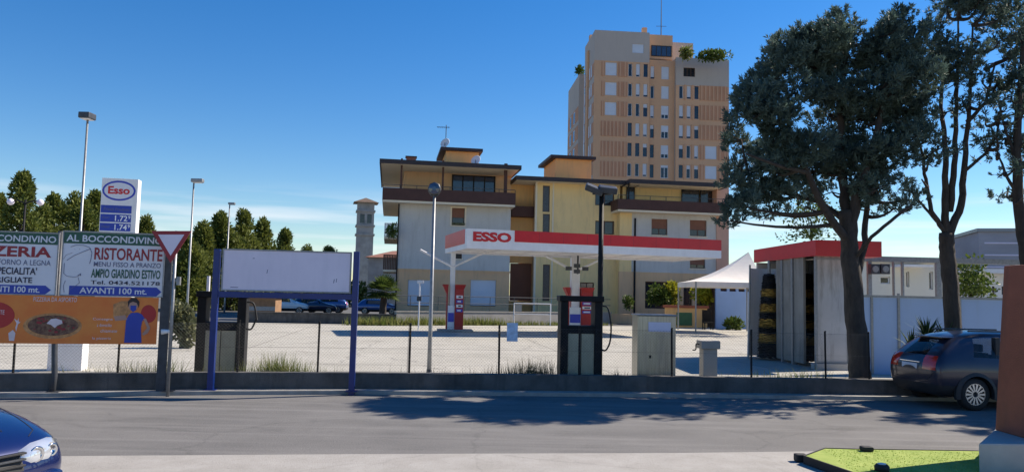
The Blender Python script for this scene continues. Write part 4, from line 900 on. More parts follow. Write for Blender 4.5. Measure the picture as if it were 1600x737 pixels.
for a in ((38, 272, 62, 33, 'tall pointed dark conifer behind the twin globe lamp', 'cone', 1), (0, 306, 66, 14, 'conifer sliver cut by the left picture edge', 'cone', 2),
          (85, 308, 70, 28, 'rounded green tree just right of the pointed conifer', 'round', 3), (118, 306, 72, 30, 'round dark tree behind the tallest lamp post', 'round', 4), (150, 302, 74, 24, 'dark tree touching the left edge of the price totem', 'round', 5),
          (66, 326, 66, 34, 'low broad tree filling the gap below the twin globe lamp', 'round', 15), (133, 318, 70, 34, 'broad dark tree right behind the tallest lamp post pole', 'round', 16), (172, 316, 80, 32, 'broad tree mostly hidden by the price totem', 'round', 17),
          (362, 366, 68, 40, 'low broad tree filling the group above the blank billboard', 'round', 18), (308, 392, 64, 34, 'low broad tree between the give way sign and the blue post', 'round', 19),
          (228, 343, 72, 16, 'small tree peeping out right of the price totem', 'round', 6), (292, 375, 62, 26, 'dark tree directly right of the give way sign', 'round', 7), (318, 352, 66, 24, 'dark conifer above the left blue billboard post', 'cone', 8),
          (345, 338, 68, 25, 'tall pointed tree above the left part of the blank billboard', 'cone', 9), (381, 334, 70, 26, 'tallest tree of the group above the blank billboard', 'round', 10), (410, 349, 72, 20, 'rounded tree at the right of the group above the blank billboard', 'round', 11),
          (446, 361, 90, 17, 'lone small cone tree above the middle of the blank billboard', 'cone', 12), (480, 386, 110, 24, 'low distant treetop above the right part of the blank billboard', 'round', 13), (515, 388, 115, 26, 'low distant treetop left of the bell tower', 'round', 14)):
    t = conifer(*a[:5], kind=a[5], seed=a[6]); t['group'] = 'trees beyond the forecourt'

def bush(px, y0, y1, Y, wpx, label, m, n=1500, ln=.18, wd=.09, name='bush', seed=0, zbase=None, blobs=14):
    g = random.Random(seed); a, b_ = at(px, y1, Y), at(px, y0, Y); ww = wpx * Y / FPX; z0 = zbase if zbase is not None else max(0, a.z); hh = b_.z - z0
    t = thing(name, label, 'bush', (a.x, a.y, z0)); mb = MB()
    for k in range(blobs): leaves(mb, (a.x + g.uniform(-.65, .65) * ww, a.y + g.uniform(-.5, .5) * ww, z0 + hh * g.uniform(.25, .75)), (ww * .42, ww * .42, hh * .3), n // blobs, ln, wd, g, .3, .5)
    mb.build('foliage', M[m], t); mb = MB()
    for k in range(5): mb.tube([(a.x + g.uniform(-.1, .1), a.y, z0), (a.x + g.uniform(-.4, .4) * ww, a.y + g.uniform(-.3, .3) * ww, z0 + hh * .6)], [.04, .012], 5)
    mb.build('stem', M['bark'], t); return t
bush(287, 470, 528, 25, 19, 'variegated round shrub right of the give way sign pole', 'pale_leaf', 1500, .16, .1, seed=21, zbase=0)
bush(1095, 448, 476, 53, 16, 'bright yellow green shrub under the left edge of the white gazebo', 'lime_leaf', 900, .25, .14, seed=22)
bush(1048, 440, 478, 56.5, 14, 'tall yellowish climbing plant beside the dark ground floor opening', 'lime_leaf', 500, .3, .15, seed=23)
bush(1032, 446, 478, 56.3, 18, 'dark green shrub in front of the dark ground floor opening', 'broad_leaf', 900, .3, .15, seed=24)
bush(1147, 496, 514, 50, 14, 'low potted green shrub against the lilac wall under the gazebo', 'broad_leaf', 500, .25, .12, seed=25)
bush(982, 462, 482, 56, 7, 'small dark potted shrub by the ground floor wall', 'broad_leaf', 250, .25, .12, seed=26)
g_ = bush(1115, 80, 95, 122, 27, 'row of roof terrace shrubs on the right edge of the tower', 'broad_leaf', 900, .6, .3, seed=27)
bush(1071, 74, 92, 123, 9, 'clump of pale shrubs on the tower terrace beside the roof room', 'weed', 400, .6, .3, seed=28)
bush(906, 103, 118, 140, 6, 'terrace shrub on the rear wing of the tower', 'broad_leaf', 250, .6, .3, seed=29)
bush(613, 350, 372, 57, 8, 'geraniums and greenery on the upper side balcony', 'broad_leaf', 300, .25, .12, seed=30)
# palm-like tree left of the apartments
g = random.Random(40); p0 = at(597, 490, 50); t = thing('palm_tree', 'low palm with a round fan of fronds left of the apartments', 'tree', (p0.x, p0.y, 0)); zt_ = at(597, 455, 50).z
mb = MB(); mb.tube([(p0.x, p0.y, 0), (p0.x + .1, p0.y, zt_)], [.25, .2], 8); mb.build('trunk', M['bark'], t); mb = MB()
for k in range(110):
    a = g.uniform(0, 6.28); el = g.uniform(-.5, 1.35); L_ = g.uniform(.9, 1.45); d = Vector((math.cos(a) * math.cos(el), math.sin(a) * math.cos(el), math.sin(el))); c = Vector((p0.x, p0.y, zt_)) + d * L_ * .45; s = d.cross(Vector((0, 0, 1))).normalized()
    for j in range(9):
        b2 = (j - 4) / 4 * 1.1; e = (d * math.cos(b2) + s * math.sin(b2)).normalized(); tip = c + e * L_ * .55 + Vector((0, 0, -.12 * abs(b2))); n_ = e.cross(d.cross(s)).normalized() * .05
        mb.add([c - n_ * .5, c + e * L_ * .3 + n_, tip, c + e * L_ * .3 - n_], [(0, 1, 2, 3)])
mb.build('fronds', M['broad_leaf'], t)
# yucca by the right-hand wall
p0 = at(1448, 520, 17.4); t = thing('yucca_plant', 'spiky dark yucca behind the dark parked car', 'plant', (p0.x, p0.y, 0)); mb = MB(); mb.tube([(p0.x, p0.y, 0), (p0.x, p0.y, 1.05)], [.09, .07], 8); mb.build('trunk', M['bark'], t); mb = MB(); g = random.Random(41)
for (cx, cz, n) in ((0, 1.15, 150), (-.35, .9, 80), (.4, 1.05, 80)):
    for k in range(n):
        a = g.uniform(0, 6.28); el = g.uniform(-.5, 1.3); L_ = g.uniform(.4, .75); d = Vector((math.cos(a) * math.cos(el), math.sin(a) * math.cos(el), math.sin(el))); c = Vector((p0.x + cx, p0.y, cz)); s = d.cross(Vector((0, 0, 1))).normalized() * .018
        mid = c + d * L_ * .5; tip = c + d * L_ + Vector((0, 0, -.1)); mb.add([c, mid + s, tip, mid - s], [(0, 1, 2, 3)])
mb.build('leaves', M['yucca_leaf'], t)

# weeds
def weeds(name, patches, m, label, seed, hgt=.22, wd=.012):
    g = random.Random(seed); mb = MB()
    for (p, rx, ry, n, hh) in patches:
        for k in range(n):
            x, y = p[0] + g.gauss(0, rx), p[1] + abs(g.gauss(0, ry)); h = hh * g.uniform(.3, 1.25); z = p[2]; a = g.uniform(0, 6.28); l = g.uniform(.05, .6) * h
            mb.add([(x - wd * math.cos(a), y - wd * math.sin(a), z), (x + wd * math.cos(a), y + wd * math.sin(a), z), (x + l * math.sin(a), y + l * math.cos(a), z + h)], [(0, 1, 2)])
    o = mb.build(name, m, keep=True); tag(o, label, 'weeds', kind='stuff'); return o
def wp(px, d=.35, z=0.0): q = wl_at(px); return (q.x, q.y + d, z)
weeds('weeds', [(wp(430), .35, .25, 900, .5), (wp(420), .15, .2, 500, .62), (wp(490), .3, .2, 120, .38), (wp(150), .4, .25, 180, .42), (wp(205), .3, .25, 300, .5), (wp(235), .2, .25, 220, .55), (wp(385), .3, .2, 150, .45)], M['weed'], 'green weeds growing behind the low wall on the left', 50)
weeds('dry_weeds', [(wp(820), .25, .2, 480, .52), (wp(845), .2, .2, 380, .6), (wp(790), .3, .2, 200, .45), (wp(700), .5, .2, 160, .4), (wp(965), .2, .2, 90, .42)], M['dry_weed'], 'dark dry weeds behind the low wall left of the black pump', 51)
weeds('weeds', [(wp(1240), .3, .25, 240, .45), (wp(1285), .25, .25, 240, .48), (wp(1200), .4, .25, 120, .42)], M['weed'], 'weeds behind the low wall below the striped car wash brushes', 52)
pp = []
for k in range(60):
    x = 560 + k * 6.5; q = G(x, 507.5 - .003 * k); pp.append(((q.x, q.y - .6, 0), .35, .3, 60 if k < 34 else 26, .5 if k < 34 else .3))
weeds('weeds', pp, M['weed'], 'strip of green weeds along the rear forecourt wall', 53, wd=.03)

# ------------------------------------------------------------------ big pines
def tuft_crown(t, blobs, Y, g, dens, parent_stems, dz=1.5, ln=.105):
    mb = MB(); br = MB()
    for (cx, cy, rx, ry, w_) in blobs:
        k = Y / FPX; c0 = at(cx, cy, Y + g.uniform(-.4, .4) * dz)
        n = int(dens * w_ * rx * ry / 900)
        src = min(parent_stems, key=lambda s: (Vector(s) - c0).length + (2.5 if s[2] > c0.z else 0))
        src = Vector(src); midp = (src + c0) / 2 + Vector((g.uniform(-.25, .25), g.uniform(-.25, .25), -.2))
        br.tube([src.lerp(midp, u).lerp(midp.lerp(c0, u), u) for u in (0, .2, .4, .6, .8, 1)], [.05, .042, .036, .03, .023, .016], 6)
        for _ in range(n):
            while True:
                v = Vector((g.uniform(-1, 1), g.uniform(-1, 1), g.uniform(-1, 1)))
                if v.length < 1: break
            p = c0 + Vector((v.x * rx * k, v.y * dz * .62, v.z * ry * k))
            if mnoise.noise(p * 1.15 + Vector((9, 3, 1))) < -.10: continue
            if g.random() < .08: br.tube([c0, c0 + (p - c0) * .6 + Vector((0, 0, -.05)), p], [.015, .01, .005], 4)
            ax = (v * .8 + Vector((g.uniform(-.5, .5), g.uniform(-.5, .5), .75))).normalized()
            s = ln * g.uniform(.5, 1.5)
            for q in range(30):
                u = g.uniform(-.6, 1); base = p + ax * s * u * .9
                d = (ax * g.uniform(.35, 1.0) + Vector((g.uniform(-1, 1), g.uniform(-1, 1), g.uniform(-1, 1))) * .7).normalized(); e = d.cross(Vector((g.uniform(-1, 1), g.uniform(-1, 1), g.uniform(-1, 1)))).normalized() * .0125
                mb.add([base - e * .6, base + d * s * .5 + e, base + d * s * g.uniform(.8, 1.1), base + d * s * .5 - e], [(0, 1, 2, 3)])
    mb.build('crown', M['pine_leaf'], t); br.build('branches', M['bark'], t, smooth=True)
def limb(mb, pts, Y, r0, r1, g, bumps=.03):
    P_ = [at(x, y, Y + (q[0] if q else 0)) for x, y, *q in pts]; out_ = []
    for i in range(len(P_) - 1):
        for k in range(5): u = k / 5; out_.append(P_[i].lerp(P_[i + 1], u) + Vector((g.uniform(-1, 1), g.uniform(-1, 1), 0)) * min(bumps, .22 * r0))
    out_.append(P_[-1]); n = len(out_); mb.tube(out_, [r0 + (r1 - r0) * (i / (n - 1)) for i in range(n)], 9); return out_
g = random.Random(61); YT = 16.75
b_ = at(1342, 582, YT); t1 = thing('pine_tree', 'broad dark pine with thick trunk left of the parked car', 'tree', (b_.x, b_.y, 0), 0, 'pines behind the low wall')
mb = MB(); st = []
zb_px = 612
a = limb(mb, [(1346, zb_px), (1343, 575), (1337, 500), (1330, 420), (1326, 370), (1322, 330)], YT, .24, .16, g, .02); st += a[12:]
for pts, r0 in (([(1326, 372), (1318, 300, .2), (1312, 220, .3), (1318, 120, .2), (1322, 40)], .13), ([(1327, 380), (1290, 330, -.3), (1262, 270, -.6), (1225, 200, -.6), (1205, 150, -.5)], .1), ([(1328, 375), (1340, 300, -.2), (1370, 210, -.2), (1395, 110, 0), (1405, 50)], .12),
                ([(1337, 440), (1351, 380, .3), (1354, 310, .5), (1380, 240, .7), (1430, 160, .8)], .085), ([(1322, 345), (1280, 315, .5), (1220, 300, .8), (1175, 290, .8)], .07), ([(1330, 410), (1362, 370, -.6), (1410, 330, -.9), (1425, 320, -.9)], .045), ([(1262, 270, -.6), (1220, 260, -.9), (1165, 240, -.9)], .05)):
    st += limb(mb, pts, YT, r0, .025, g)
mb.build('trunk', M['bark'], t1, smooth=True)
BL = [(1318, 38, 34, 22, 1), (1290, 62, 40, 24, 1), (1240, 70, 38, 20, 1), (1215, 92, 30, 22, 1), (1255, 100, 45, 28, 1), (1310, 88, 50, 30, 1.1), (1365, 60, 42, 28, 1), (1412, 40, 32, 24, 1), (1430, 75, 30, 30, 1), (1385, 100, 50, 30, 1.1), (1205, 128, 40, 26, 1), (1178, 150, 32, 22, 1),
      (1240, 145, 42, 26, .9), (1300, 135, 45, 24, .9), (1425, 125, 32, 34, 1), (1370, 140, 40, 24, .8), (1165, 185, 26, 22, 1), (1205, 185, 36, 24, 1), (1300, 178, 36, 22, .7), (1350, 185, 38, 24, .8), (1405, 175, 36, 26, 1), (1440, 165, 18, 24, .8), (1158, 218, 26, 20, 1), (1200, 225, 40, 24, 1), (1255, 232, 42, 24, .9),
      (1310, 225, 42, 26, 1), (1365, 225, 42, 26, 1), (1415, 215, 30, 26, 1), (1160, 258, 24, 18, .9), (1215, 265, 40, 20, .8), (1275, 268, 42, 22, .9), (1335, 265, 40, 24, 1), (1390, 262, 38, 22, 1), (1150, 285, 22, 14, .9), (1190, 302, 34, 18, .9), (1245, 300, 34, 16, .7), (1300, 300, 34, 16, .7), (1370, 295, 36, 20, .9), (1415, 310, 20, 14, .8), (1160, 322, 24, 14, .9), (1205, 333, 22, 9, .6), (1258, 322, 24, 10, .5), (1345, 318, 26, 12, .6), (1398, 325, 20, 10, .5), (1142, 345, 16, 12, .6), (1370, 280, 30, 18, .8)]
tuft_crown(t1, BL, YT, g, 250, st)
g = random.Random(62); YT = 17.6
b_ = at(1490, 560, YT); t2 = thing('pine_tree', 'tall pine with several bare upright stems rising above the parked car', 'tree', (b_.x, b_.y, 0), 0, 'pines behind the low wall')
mb = MB(); st = []
limb(mb, [(1494, 600), (1491, 540), (1487, 470), (1480, 400), (1479, 365)], YT, .19, .16, g, .015)
for pts, r0 in (([(1479, 372), (1476, 330), (1477, 240), (1470, 150), (1480, 60)], .1), ([(1481, 375), (1502, 320), (1508, 240), (1515, 150), (1520, 40)], .1), ([(1478, 365), (1455, 330), (1446, 280), (1440, 240), (1430, 200)], .06), ([(1477, 360), (1445, 325), (1425, 300), (1408, 296)], .035), ([(1504, 270), (1540, 240), (1558, 210), (1565, 160)], .04), ([(1484, 330), (1492, 240), (1495, 150), (1497, 30)], .08), ([(1512, 190), (1540, 160), (1555, 100)], .05)):
    st += limb(mb, pts, YT, r0, .02, g)
mb.build('trunk', M['bark'], t2, smooth=True)
BL2 = [(1480, 10, 34, 26, 1.1), (1525, 12, 36, 28, 1.1), (1568, 22, 26, 26, 1), (1470, 50, 30, 26, 1.1), (1515, 60, 38, 26, 1.1), (1560, 65, 30, 24, 1), (1460, 90, 22, 22, .9), (1500, 95, 34, 20, .8), (1545, 100, 28, 20, .8), (1590, 60, 18, 30, .9), (1455, 130, 20, 18, .8), (1495, 130, 24, 16, .8), (1535, 130, 22, 16, .8), (1510, 165, 18, 12, .6), (1560, 130, 20, 16, .8), (1530, 160, 14, 10, .6), (1455, 200, 22, 18, .7), (1462, 235, 24, 16, .6), (1450, 255, 16, 10, .5), (1425, 300, 16, 10, .5), (1480, 175, 18, 14, .7), (1540, 190, 16, 10, .8), (1440, 280, 14, 9, .7), (1556, 215, 14, 9, .8), (1500, -25, 50, 26, 1), (1545, -20, 36, 20, 1)]
tuft_crown(t2, BL2, YT, g, 200, st)
g = random.Random(63); YT = 17.2
b_ = at(1604, 560, YT); t3 = thing('pine_tree', 'thin pine at the right picture edge above the orange pillar', 'tree', (b_.x, b_.y, 0), 0, 'pines behind the low wall')
mb = MB(); st = []
st += limb(mb, [(1622, 600), (1606, 420), (1592, 330), (1588, 240), (1592, 160), (1600, 60)], YT, .16, .05, g, .015)
for pts, r0 in (([(1592, 310), (1570, 270), (1558, 235)], .045), ([(1588, 250), (1570, 200), (1560, 160)], .035), ([(1590, 200), (1605, 150)], .04)): st += limb(mb, pts, YT, r0, .015, g)
mb.build('trunk', M['bark'], t3, smooth=True)

BL3 = [(1590, 110, 22, 22, .9), (1580, 150, 20, 16, .8), (1560, 175, 16, 12, .6), (1595, 180, 20, 16, .8), (1572, 215, 20, 14, .7), (1598, 225, 16, 14, .7), (1560, 240, 12, 8, .5), (1585, 265, 20, 12, .7), (1575, 300, 16, 10, .6), (1598, 310, 14, 12, .7), (1620, 150, 24, 40, .9), (1620, 240, 24, 40, .9), (1586, 130, 18, 14, .7)]
tuft_crown(t3, BL3, YT, g, 190, st)
for dx, dy, rz, lb in ((8.6, .7, 2.1, 'broad pine just beyond the right picture edge, shading the parked car'), (12.5, 1.6, 4.0, 'second broad pine further beyond the right picture edge')):
    r = t1.copy(); COL.objects.link(r); r.location = t1.location + Vector((dx, dy, 0)); r.rotation_euler = (0, 0, rz); r['label'] = lb
    for ch in t1.children: c = ch.copy(); COL.objects.link(c); c.parent = r
# leafy small tree behind the car wash
g = random.Random(64); p0 = at(1268, 400, 44); t = thing('leafy_tree', 'sparse light green tree behind the car wash roof', 'tree', (p0.x, p0.y, 0)); mb = MB(); mb.tube([(p0.x, p0.y, 0), (p0.x, p0.y, at(1268, 345, 44).z)], [.14, .05], 8); mb.build('trunk', M['bark'], t); mb = MB()
for k in range(34):
    c = at(1268 + g.gauss(0, 26), g.uniform(312, 372), 44 + g.uniform(-1, 1)); leaves(mb, c, (.5, .5, .4), 28, .22, .13, g, .1, .6); mb.tube([(p0.x, p0.y, at(1268, 372, 44).z), c], [.02, .008], 4)
mb.build('crown', M['broad_leaf'], t)
g = random.Random(65); p0 = at(1516, 460, 42); t = thing('leafy_tree', 'green tree between the two low white buildings on the right', 'tree', (p0.x, p0.y, 0)); mb = MB(); mb.tube([(p0.x, p0.y, 0), (p0.x, p0.y, 3)], [.14, .08], 8); mb.build('trunk', M['bark'], t); mb = MB()
for k in range(26): leaves(mb, at(1513 + g.gauss(0, 13), g.uniform(412, 470), 42 + g.uniform(-.8, .8)), (.6, .6, .5), 50, .25, .15, g, .1, .6)
mb.build('crown', M['broad_leaf'], t)

# ------------------------------------------------------------------ bell tower and church roof
c = at(569, 400, 170); hw = 13 * 170 / FPX; t = thing('bell_tower', 'slender stone bell tower with shallow pyramid roof', 'tower', (c.x, c.y, 0)); ztop = at(569, 316, 170).z; zb1 = at(569, 360, 170).z; zb0 = at(569, 352, 170).z
BT = Fac((c.x - hw, c.y), 14)
hs = [(2 * hw * u - .5, 2 * hw * u + .5, at(569, 348, 170).z, at(569, 334, 170).z) for u in (.3, .72)]
mb = MB(); BT.wall(mb, 0, 2 * hw, 0, ztop, hs, .5); mb.build('shaft', M['stone'], t)
mb = MB(); BT.box(mb, .02, 2 * hw - .02, 0, ztop, -2 * hw, -.56); mb.build('core', M['stone'], t)
for h in hs: mb = MB(); BT.box(mb, h[0], h[1], h[2], h[3], -.55, -.45); mb.build('belfry_opening', M['glass_dark'], t)
for yy in (329, 352, 366): z = at(569, yy, 170).z; mb = MB(); BT.box(mb, -.25, 2 * hw + .25, z - .2, z + .2, -2 * hw - .25, .25); mb.build('cornice', M['stone'], t)
mb = MB(); P = BT.P; mb.add([P(-.9, ztop, .9), P(2 * hw + .9, ztop, .9), P(2 * hw + .9, ztop, -2 * hw - .9), P(-.9, ztop, -2 * hw - .9), P(hw, ztop + 1.3, -hw)], [(0, 1, 4), (1, 2, 4), (2, 3, 4), (3, 0, 4), (3, 2, 1, 0)]); mb.build('roof', mat('old_roof', (.13, .09, .065), .9, scale=1, var=.25), t)
q = at(598, 400, 95); hf = Fac((at(576, 400, 95).x, 95), 5); zE = at(598, 402, 95).z; zR = at(605, 389, 95).z; t = thing('house', 'small stone house with tiled roof beside the bell tower', 'building', (q.x, q.y, 0)); Ln = 6
mb = MB(); hf.box(mb, 0, Ln, 0, zE, -8, 0); mb.build('wall', M['stone'], t); mb = MB(); P = hf.P; mb.add([P(-.4, zE, .5), P(Ln + .4, zE, .5), P(Ln + .4, zE, -8.5), P(-.4, zE, -8.5), P(-.4 + 3, zR, -4), P(Ln + .4, zR + .3, -4)], [(0, 1, 5, 4), (2, 3, 4, 5), (3, 0, 4), (1, 2, 5), (3, 2, 1, 0)]); mb.build('roof', M['roof_tile'], t)

# ------------------------------------------------------------------ gazebo, annex, car wash
gc = at(1145, 440, 46); zE = at(1145, 441, 44.5).z; zP = at(1172, 393, 46).z
gx0, gx1 = at(1086, 440, 44).x, at(1207, 440, 44).x; gy0, gy1 = 44.0, 48.6; cxg, cyg = at(1172, 393, 46).x, 46.3
t = thing('gazebo', 'white peaked gazebo tent left of the car wash', 'gazebo', (cxg, cyg, 0)); mb = MB(); n = 12
cr_ = [(gx0, gy0), (gx1, gy0), (gx1, gy1), (gx0, gy1)]
for i in range(4):
    a, b_ = Vector(cr_[i]), Vector(cr_[(i + 1) % 4])
    for j in range(n):
        u0, u1 = j / n, (j + 1) / n
        def pt(u, q):
            e = a.lerp(b_, q); p_ = e.lerp(Vector((cxg, cyg)), u); return Vector((p_.x, p_.y, zE + (zP - zE) * (u ** 1.9 * .75 + u * .25)))
        for k in range(4): mb.quad(pt(u0, k / 4), pt(u0, (k + 1) / 4), pt(u1, (k + 1) / 4), pt(u1, k / 4))
mb.build('roof_cloth', M['tent'], t, smooth=True)
mb = MB()
for i in range(4): a, b_ = cr_[i], cr_[(i + 1) % 4]; mb.quad((*a, zE - .3), (*b_, zE - .3), (*b_, zE), (*a, zE))
o = mb.build('valance', M['tent'], t)
for x, y in cr_: mb = MB(); mb.tube([(x + (.05 if x < cxg else -.05), y, 0), (x + (.05 if x < cxg else -.05), y, zE)], .045, 8); mb.build('pole', M['galv'], t)
an = Fac(at(1119, 480, 52).xy, 3); q = an.R(1119, 438, 1195, 512); t = thing('annex_building', 'low lilac white annex with small square vents behind the gazebo', 'building', an.P(2, 0, -2))
hs = [(k, k + .45, q[3] - .75, q[3] - .3) for k in [.3 + .62 * j for j in range(4)]]
mb = MB(); an.wall(mb, 0, q[1], 0, q[3], hs, .2); mb.build('wall', M['lilac_wall'], t); mb = MB(); an.box(mb, .02, q[1], 0, q[3], -5, -.26); mb.build('core', M['frame_brown'], t); mb = MB(); an.box(mb, -.3, q[1] + .3, q[3], q[3] + .15, -5.3, .4); mb.build('roof', M['cardboard'], t)
pa = at(1106, 500, 49.5); t = thing('garden_chair', 'dark stacked garden chairs under the gazebo', 'chair', (pa.x, pa.y, 0))
mb = MB(); mb.box(pa.x - .3, pa.x + .3, pa.y - .3, pa.y + .3, .42, .5); mb.build('seat', M['black_metal'], t); mb = MB(); mb.box(pa.x - .3, pa.x + .3, pa.y + .24, pa.y + .3, .5, 1.25); mb.build('backrest', M['black_metal'], t)
for sx in (-.26, .26):
    for sy in (-.26, .26): mb = MB(); mb.box(pa.x + sx - .03, pa.x + sx + .03, pa.y + sy - .03, pa.y + sy + .03, 0, .42); mb.build('leg', M['black_metal'], t)

# car wash: corner column nearest to us seen at column 1272
wc = G(1274, 577); wf = Fac(wc.xy, 2); kz = lambda py, px=1272: wf.z(px, py)
zt, zb = kz(376), kz(400); sR_ = wf.s(1368, 390); depth = 4.7; sLw = -.6
t = thing('car_wash', 'car wash hall with faded red roof fascia and stained white panels', 'building', wf.P(1.3, 0, -4))
def wpart(fn, name, m, **k): mb = MB(); fn(mb); return mb.build(name, m, t, **k)
wpart(lambda m: (wf.box(m, -.12, sR_, zb, zt, .02, .35), wf.box(m, -.12, -.02, zb, zt, -depth, .02), wf.box(m, sR_ - .3, sR_, zb, zt, -depth, .02)), 'fascia', M['esso_red'], bevel=.05)
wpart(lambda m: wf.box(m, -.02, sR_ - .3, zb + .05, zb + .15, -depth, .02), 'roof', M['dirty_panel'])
pR = wf.s(1326, 500)
wpart(lambda m: wf.box(m, .06, pR - .06, .25, zb, -.02, .02), 'front_panel', M['stained_panel'])
wpart(lambda m: (wf.box(m, 0, .06, 0, zb, -.05, .05), wf.box(m, pR - .06, pR, 0, zb, -.05, .05), wf.box(m, .06, pR - .06, .19, .25, -.03, .03), wf.box(m, .06, pR - .06, zb - .1, zb - .04, .022, .04)), 'panel_frame', M['galv'])
wpart(lambda m: wf.box(m, .0, pR + .1, 0, .18, -.3, .12), 'kerb', M['plinth'])
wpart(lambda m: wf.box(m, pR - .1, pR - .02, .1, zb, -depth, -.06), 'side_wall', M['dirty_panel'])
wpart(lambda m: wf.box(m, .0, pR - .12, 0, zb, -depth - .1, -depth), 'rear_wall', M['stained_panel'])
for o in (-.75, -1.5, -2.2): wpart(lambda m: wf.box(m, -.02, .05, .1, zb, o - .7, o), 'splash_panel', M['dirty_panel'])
for o in (-1.48, -2.3): wpart(lambda m: wf.box(m, -.06, .08, 0, zb, o - .12, o), 'column', M['galv'])
zt_ = kz(400, 1190)
def brush(px, pyb, Y, label, rb=.36, hh=None):
    p_ = at(px, pyb, Y); x, y = p_.x, p_.y; t = thing('car_wash_brush', label, 'brush', (x, y, 0), 0, 'car wash brushes'); h = hh; n = 11
    mb = MB(); mb.tube([(x, y, 0), (x, y, h + .45)], .05, 8); mb.tube([(x, y, h + .4), (x + 1.0, y, h + .45)], .05, 6); mb.build('shaft', M['galv'], t)
    g = random.Random(px)
    for k in range(n):
        z0, z1 = .12 + (h - .12) * k / n, .12 + (h - .12) * (k + 1) / n; m_ = M['brush_yellow'] if k in (2, 4, 6, 8) and k < 9 else M['brush_black']; u = (k + .5) / n
        mb = MB()
        for q in range(260):
            a = g.uniform(0, 6.28); zz = g.uniform(z0, z1); rr = rb * (1.05 - .5 * u ** 2.4) * g.uniform(.86, 1.06); d = Vector((math.cos(a), math.sin(a), 0)); s = Vector((-d.y, d.x, 0)) * .05; b2 = Vector((x, y, zz + .05)); e = Vector((x, y, zz - .06)) + d * rr
            mb.add([b2 - s * .2, b2 + s * .2, e + s, e - s], [(0, 1, 2, 3)])
        r_a = rb * .86 * (1.05 - .5 * (k / n) ** 2.4); r_b = rb * .86 * (1.05 - .5 * ((k + 1) / n) ** 2.4); mb.lathe((x, y, 0), [(r_a, z0), (r_b, z1)], 20)
        mb.build('bristles', m_, t)
    return t
Yb = 25.6; hb = at(1202, 428, Yb).z
brush(1202, 552, Yb, 'tall black and yellow striped brush in front of the white splash sheet', .36, hb)
p_ = at(1202, 552, Yb)
t = thing('splash_sheet', 'curved white splash sheet behind the striped brush', 'sheet', (p_.x, p_.y + .7, 0)); mb = MB(); N_ = 14
for k in range(N_):
    a0, a1 = math.pi * (.02 + .96 * k / N_), math.pi * (.02 + .96 * (k + 1) / N_)
    def cp(a, z, r): return (p_.x + r * math.cos(a) * 1.0, p_.y + .15 + r * math.sin(a), z)
    mb.hexa([cp(a0, .08, .62), cp(a0, .08, .66), cp(a1, .08, .66), cp(a1, .08, .62), cp(a0, hb + .2, .55), cp(a0, hb + .2, .59), cp(a1, hb + .2, .59), cp(a1, hb + .2, .55)])
mb.build('sheet', M['plastic_sheet'], t, smooth=False); mb = MB()
for sx in (-.64, .64): mb.tube([(p_.x + sx, p_.y + .15, 0), (p_.x + sx * .92, p_.y + .15, hb + .3)], .03, 6)
mb.build('frame', M['galv'], t)
brush(1262, 572, 24.6, 'partly hidden striped brush inside the car wash beside the corner frame', .3, at(1262, 428, 24.6).z)
# wash slab
q = [G(1205, 562), G(1262, 578), G(1290, 571), G(1235, 556)]; mb = MB(); mb.add([(*a.xy, .012) for a in q], [(0, 1, 2, 3)]); o = mb.build('wash_slab', M['pavement'], keep=True); o['kind'] = 'structure'

# ------------------------------------------------------------------ right side: white boundary wall, pergola beam, low buildings
wf2 = Fac(at(1349, 520, 21.3).xy, 2.5); zt = wf2.z(1450, 466); t = thing('boundary_wall', 'bluish white panel wall behind the pines on the right', 'wall', wf2.P(3, 0, -.1)); L2 = wf2.s(1640, 520)
mb = MB(); wf2.box(mb, 0, L2, 0, zt, -.15, 0); mb.build('panel', M['lilac_wall'], t); mb = MB(); wf2.box(mb, -.03, L2, zt, zt + .06, -.2, .05); mb.build('coping', M['galv'], t)
mb = MB()
for px in (1362, 1404, 1500, 1590): s = wf2.s(px, 520); wf2.box(mb, s - .03, s + .03, 0, zt + .12 if px == 1404 else zt, 0, .04)
mb.build('joint_post', M['galv'], t)
pf = Fac(at(1355, 420, 24.5).xy, 2); zb, zt = pf.z(1450, 410), pf.z(1450, 402); t = thing('pergola', 'grey steel pergola frame above the boundary wall', 'pergola', pf.P(3, 0)); L2 = pf.s(1640, 400)
mb = MB(); pf.box(mb, -.1, L2, zb, zt, -.15, 0); mb.build('beam', M['galv'], t)
for px, wd in ((1360, .12), (1468, .16), (1412, .05), (1398, .03), (1585, .1)): s = pf.s(px, 430); mb = MB(); pf.box(mb, s - wd / 2, s + wd / 2, 0, zb - .002, -.13, -.02); mb.build('post', M['galv'], t)
for x0, x1, lb in ((1361, 1375, 'left one of two square air conditioner units under the pergola beam'), (1377, 1391, 'right one of two square air conditioner units under the pergola beam')):
    q = pf.R(x0, 412, x1, 428, .2); a = thing('air_conditioner', lb, 'air conditioner', pf.P(q[0], q[2], .1), 0, 'air conditioner units under the pergola'); mb = MB(); pf.box(mb, *q, -.01, .2); mb.build('case', M['dark_steel'], a, bevel=.02); c_ = pf.P((q[0] + q[1]) / 2, (q[2] + q[3]) / 2, .21); mb = MB(); mb.lathe(c_, [(.1, -.012), (.11, .02)], 16, 'y'); mb.build('fan_grille', M['galv'], a)
lf = Fac(at(1345, 450, 37).xy, -6); q = lf.R(1340, 410, 1490, 480); t = thing('low_building', 'low cream flat roofed building behind the boundary wall', 'building', lf.P(3, 0, -3)); hs = [lf.R(1376, 432, 1391, 443), lf.R(1416, 424, 1421, 448), lf.R(1452, 424, 1458, 452)]
mb = MB(); lf.wall(mb, 0, q[1], 0, q[3], hs, .2); mb.build('wall', M['render_cream'], t); mb = MB(); lf.box(mb, .02, q[1] - .02, 0, q[3], -8, -.26); mb.build('core', M['render_cream'], t)
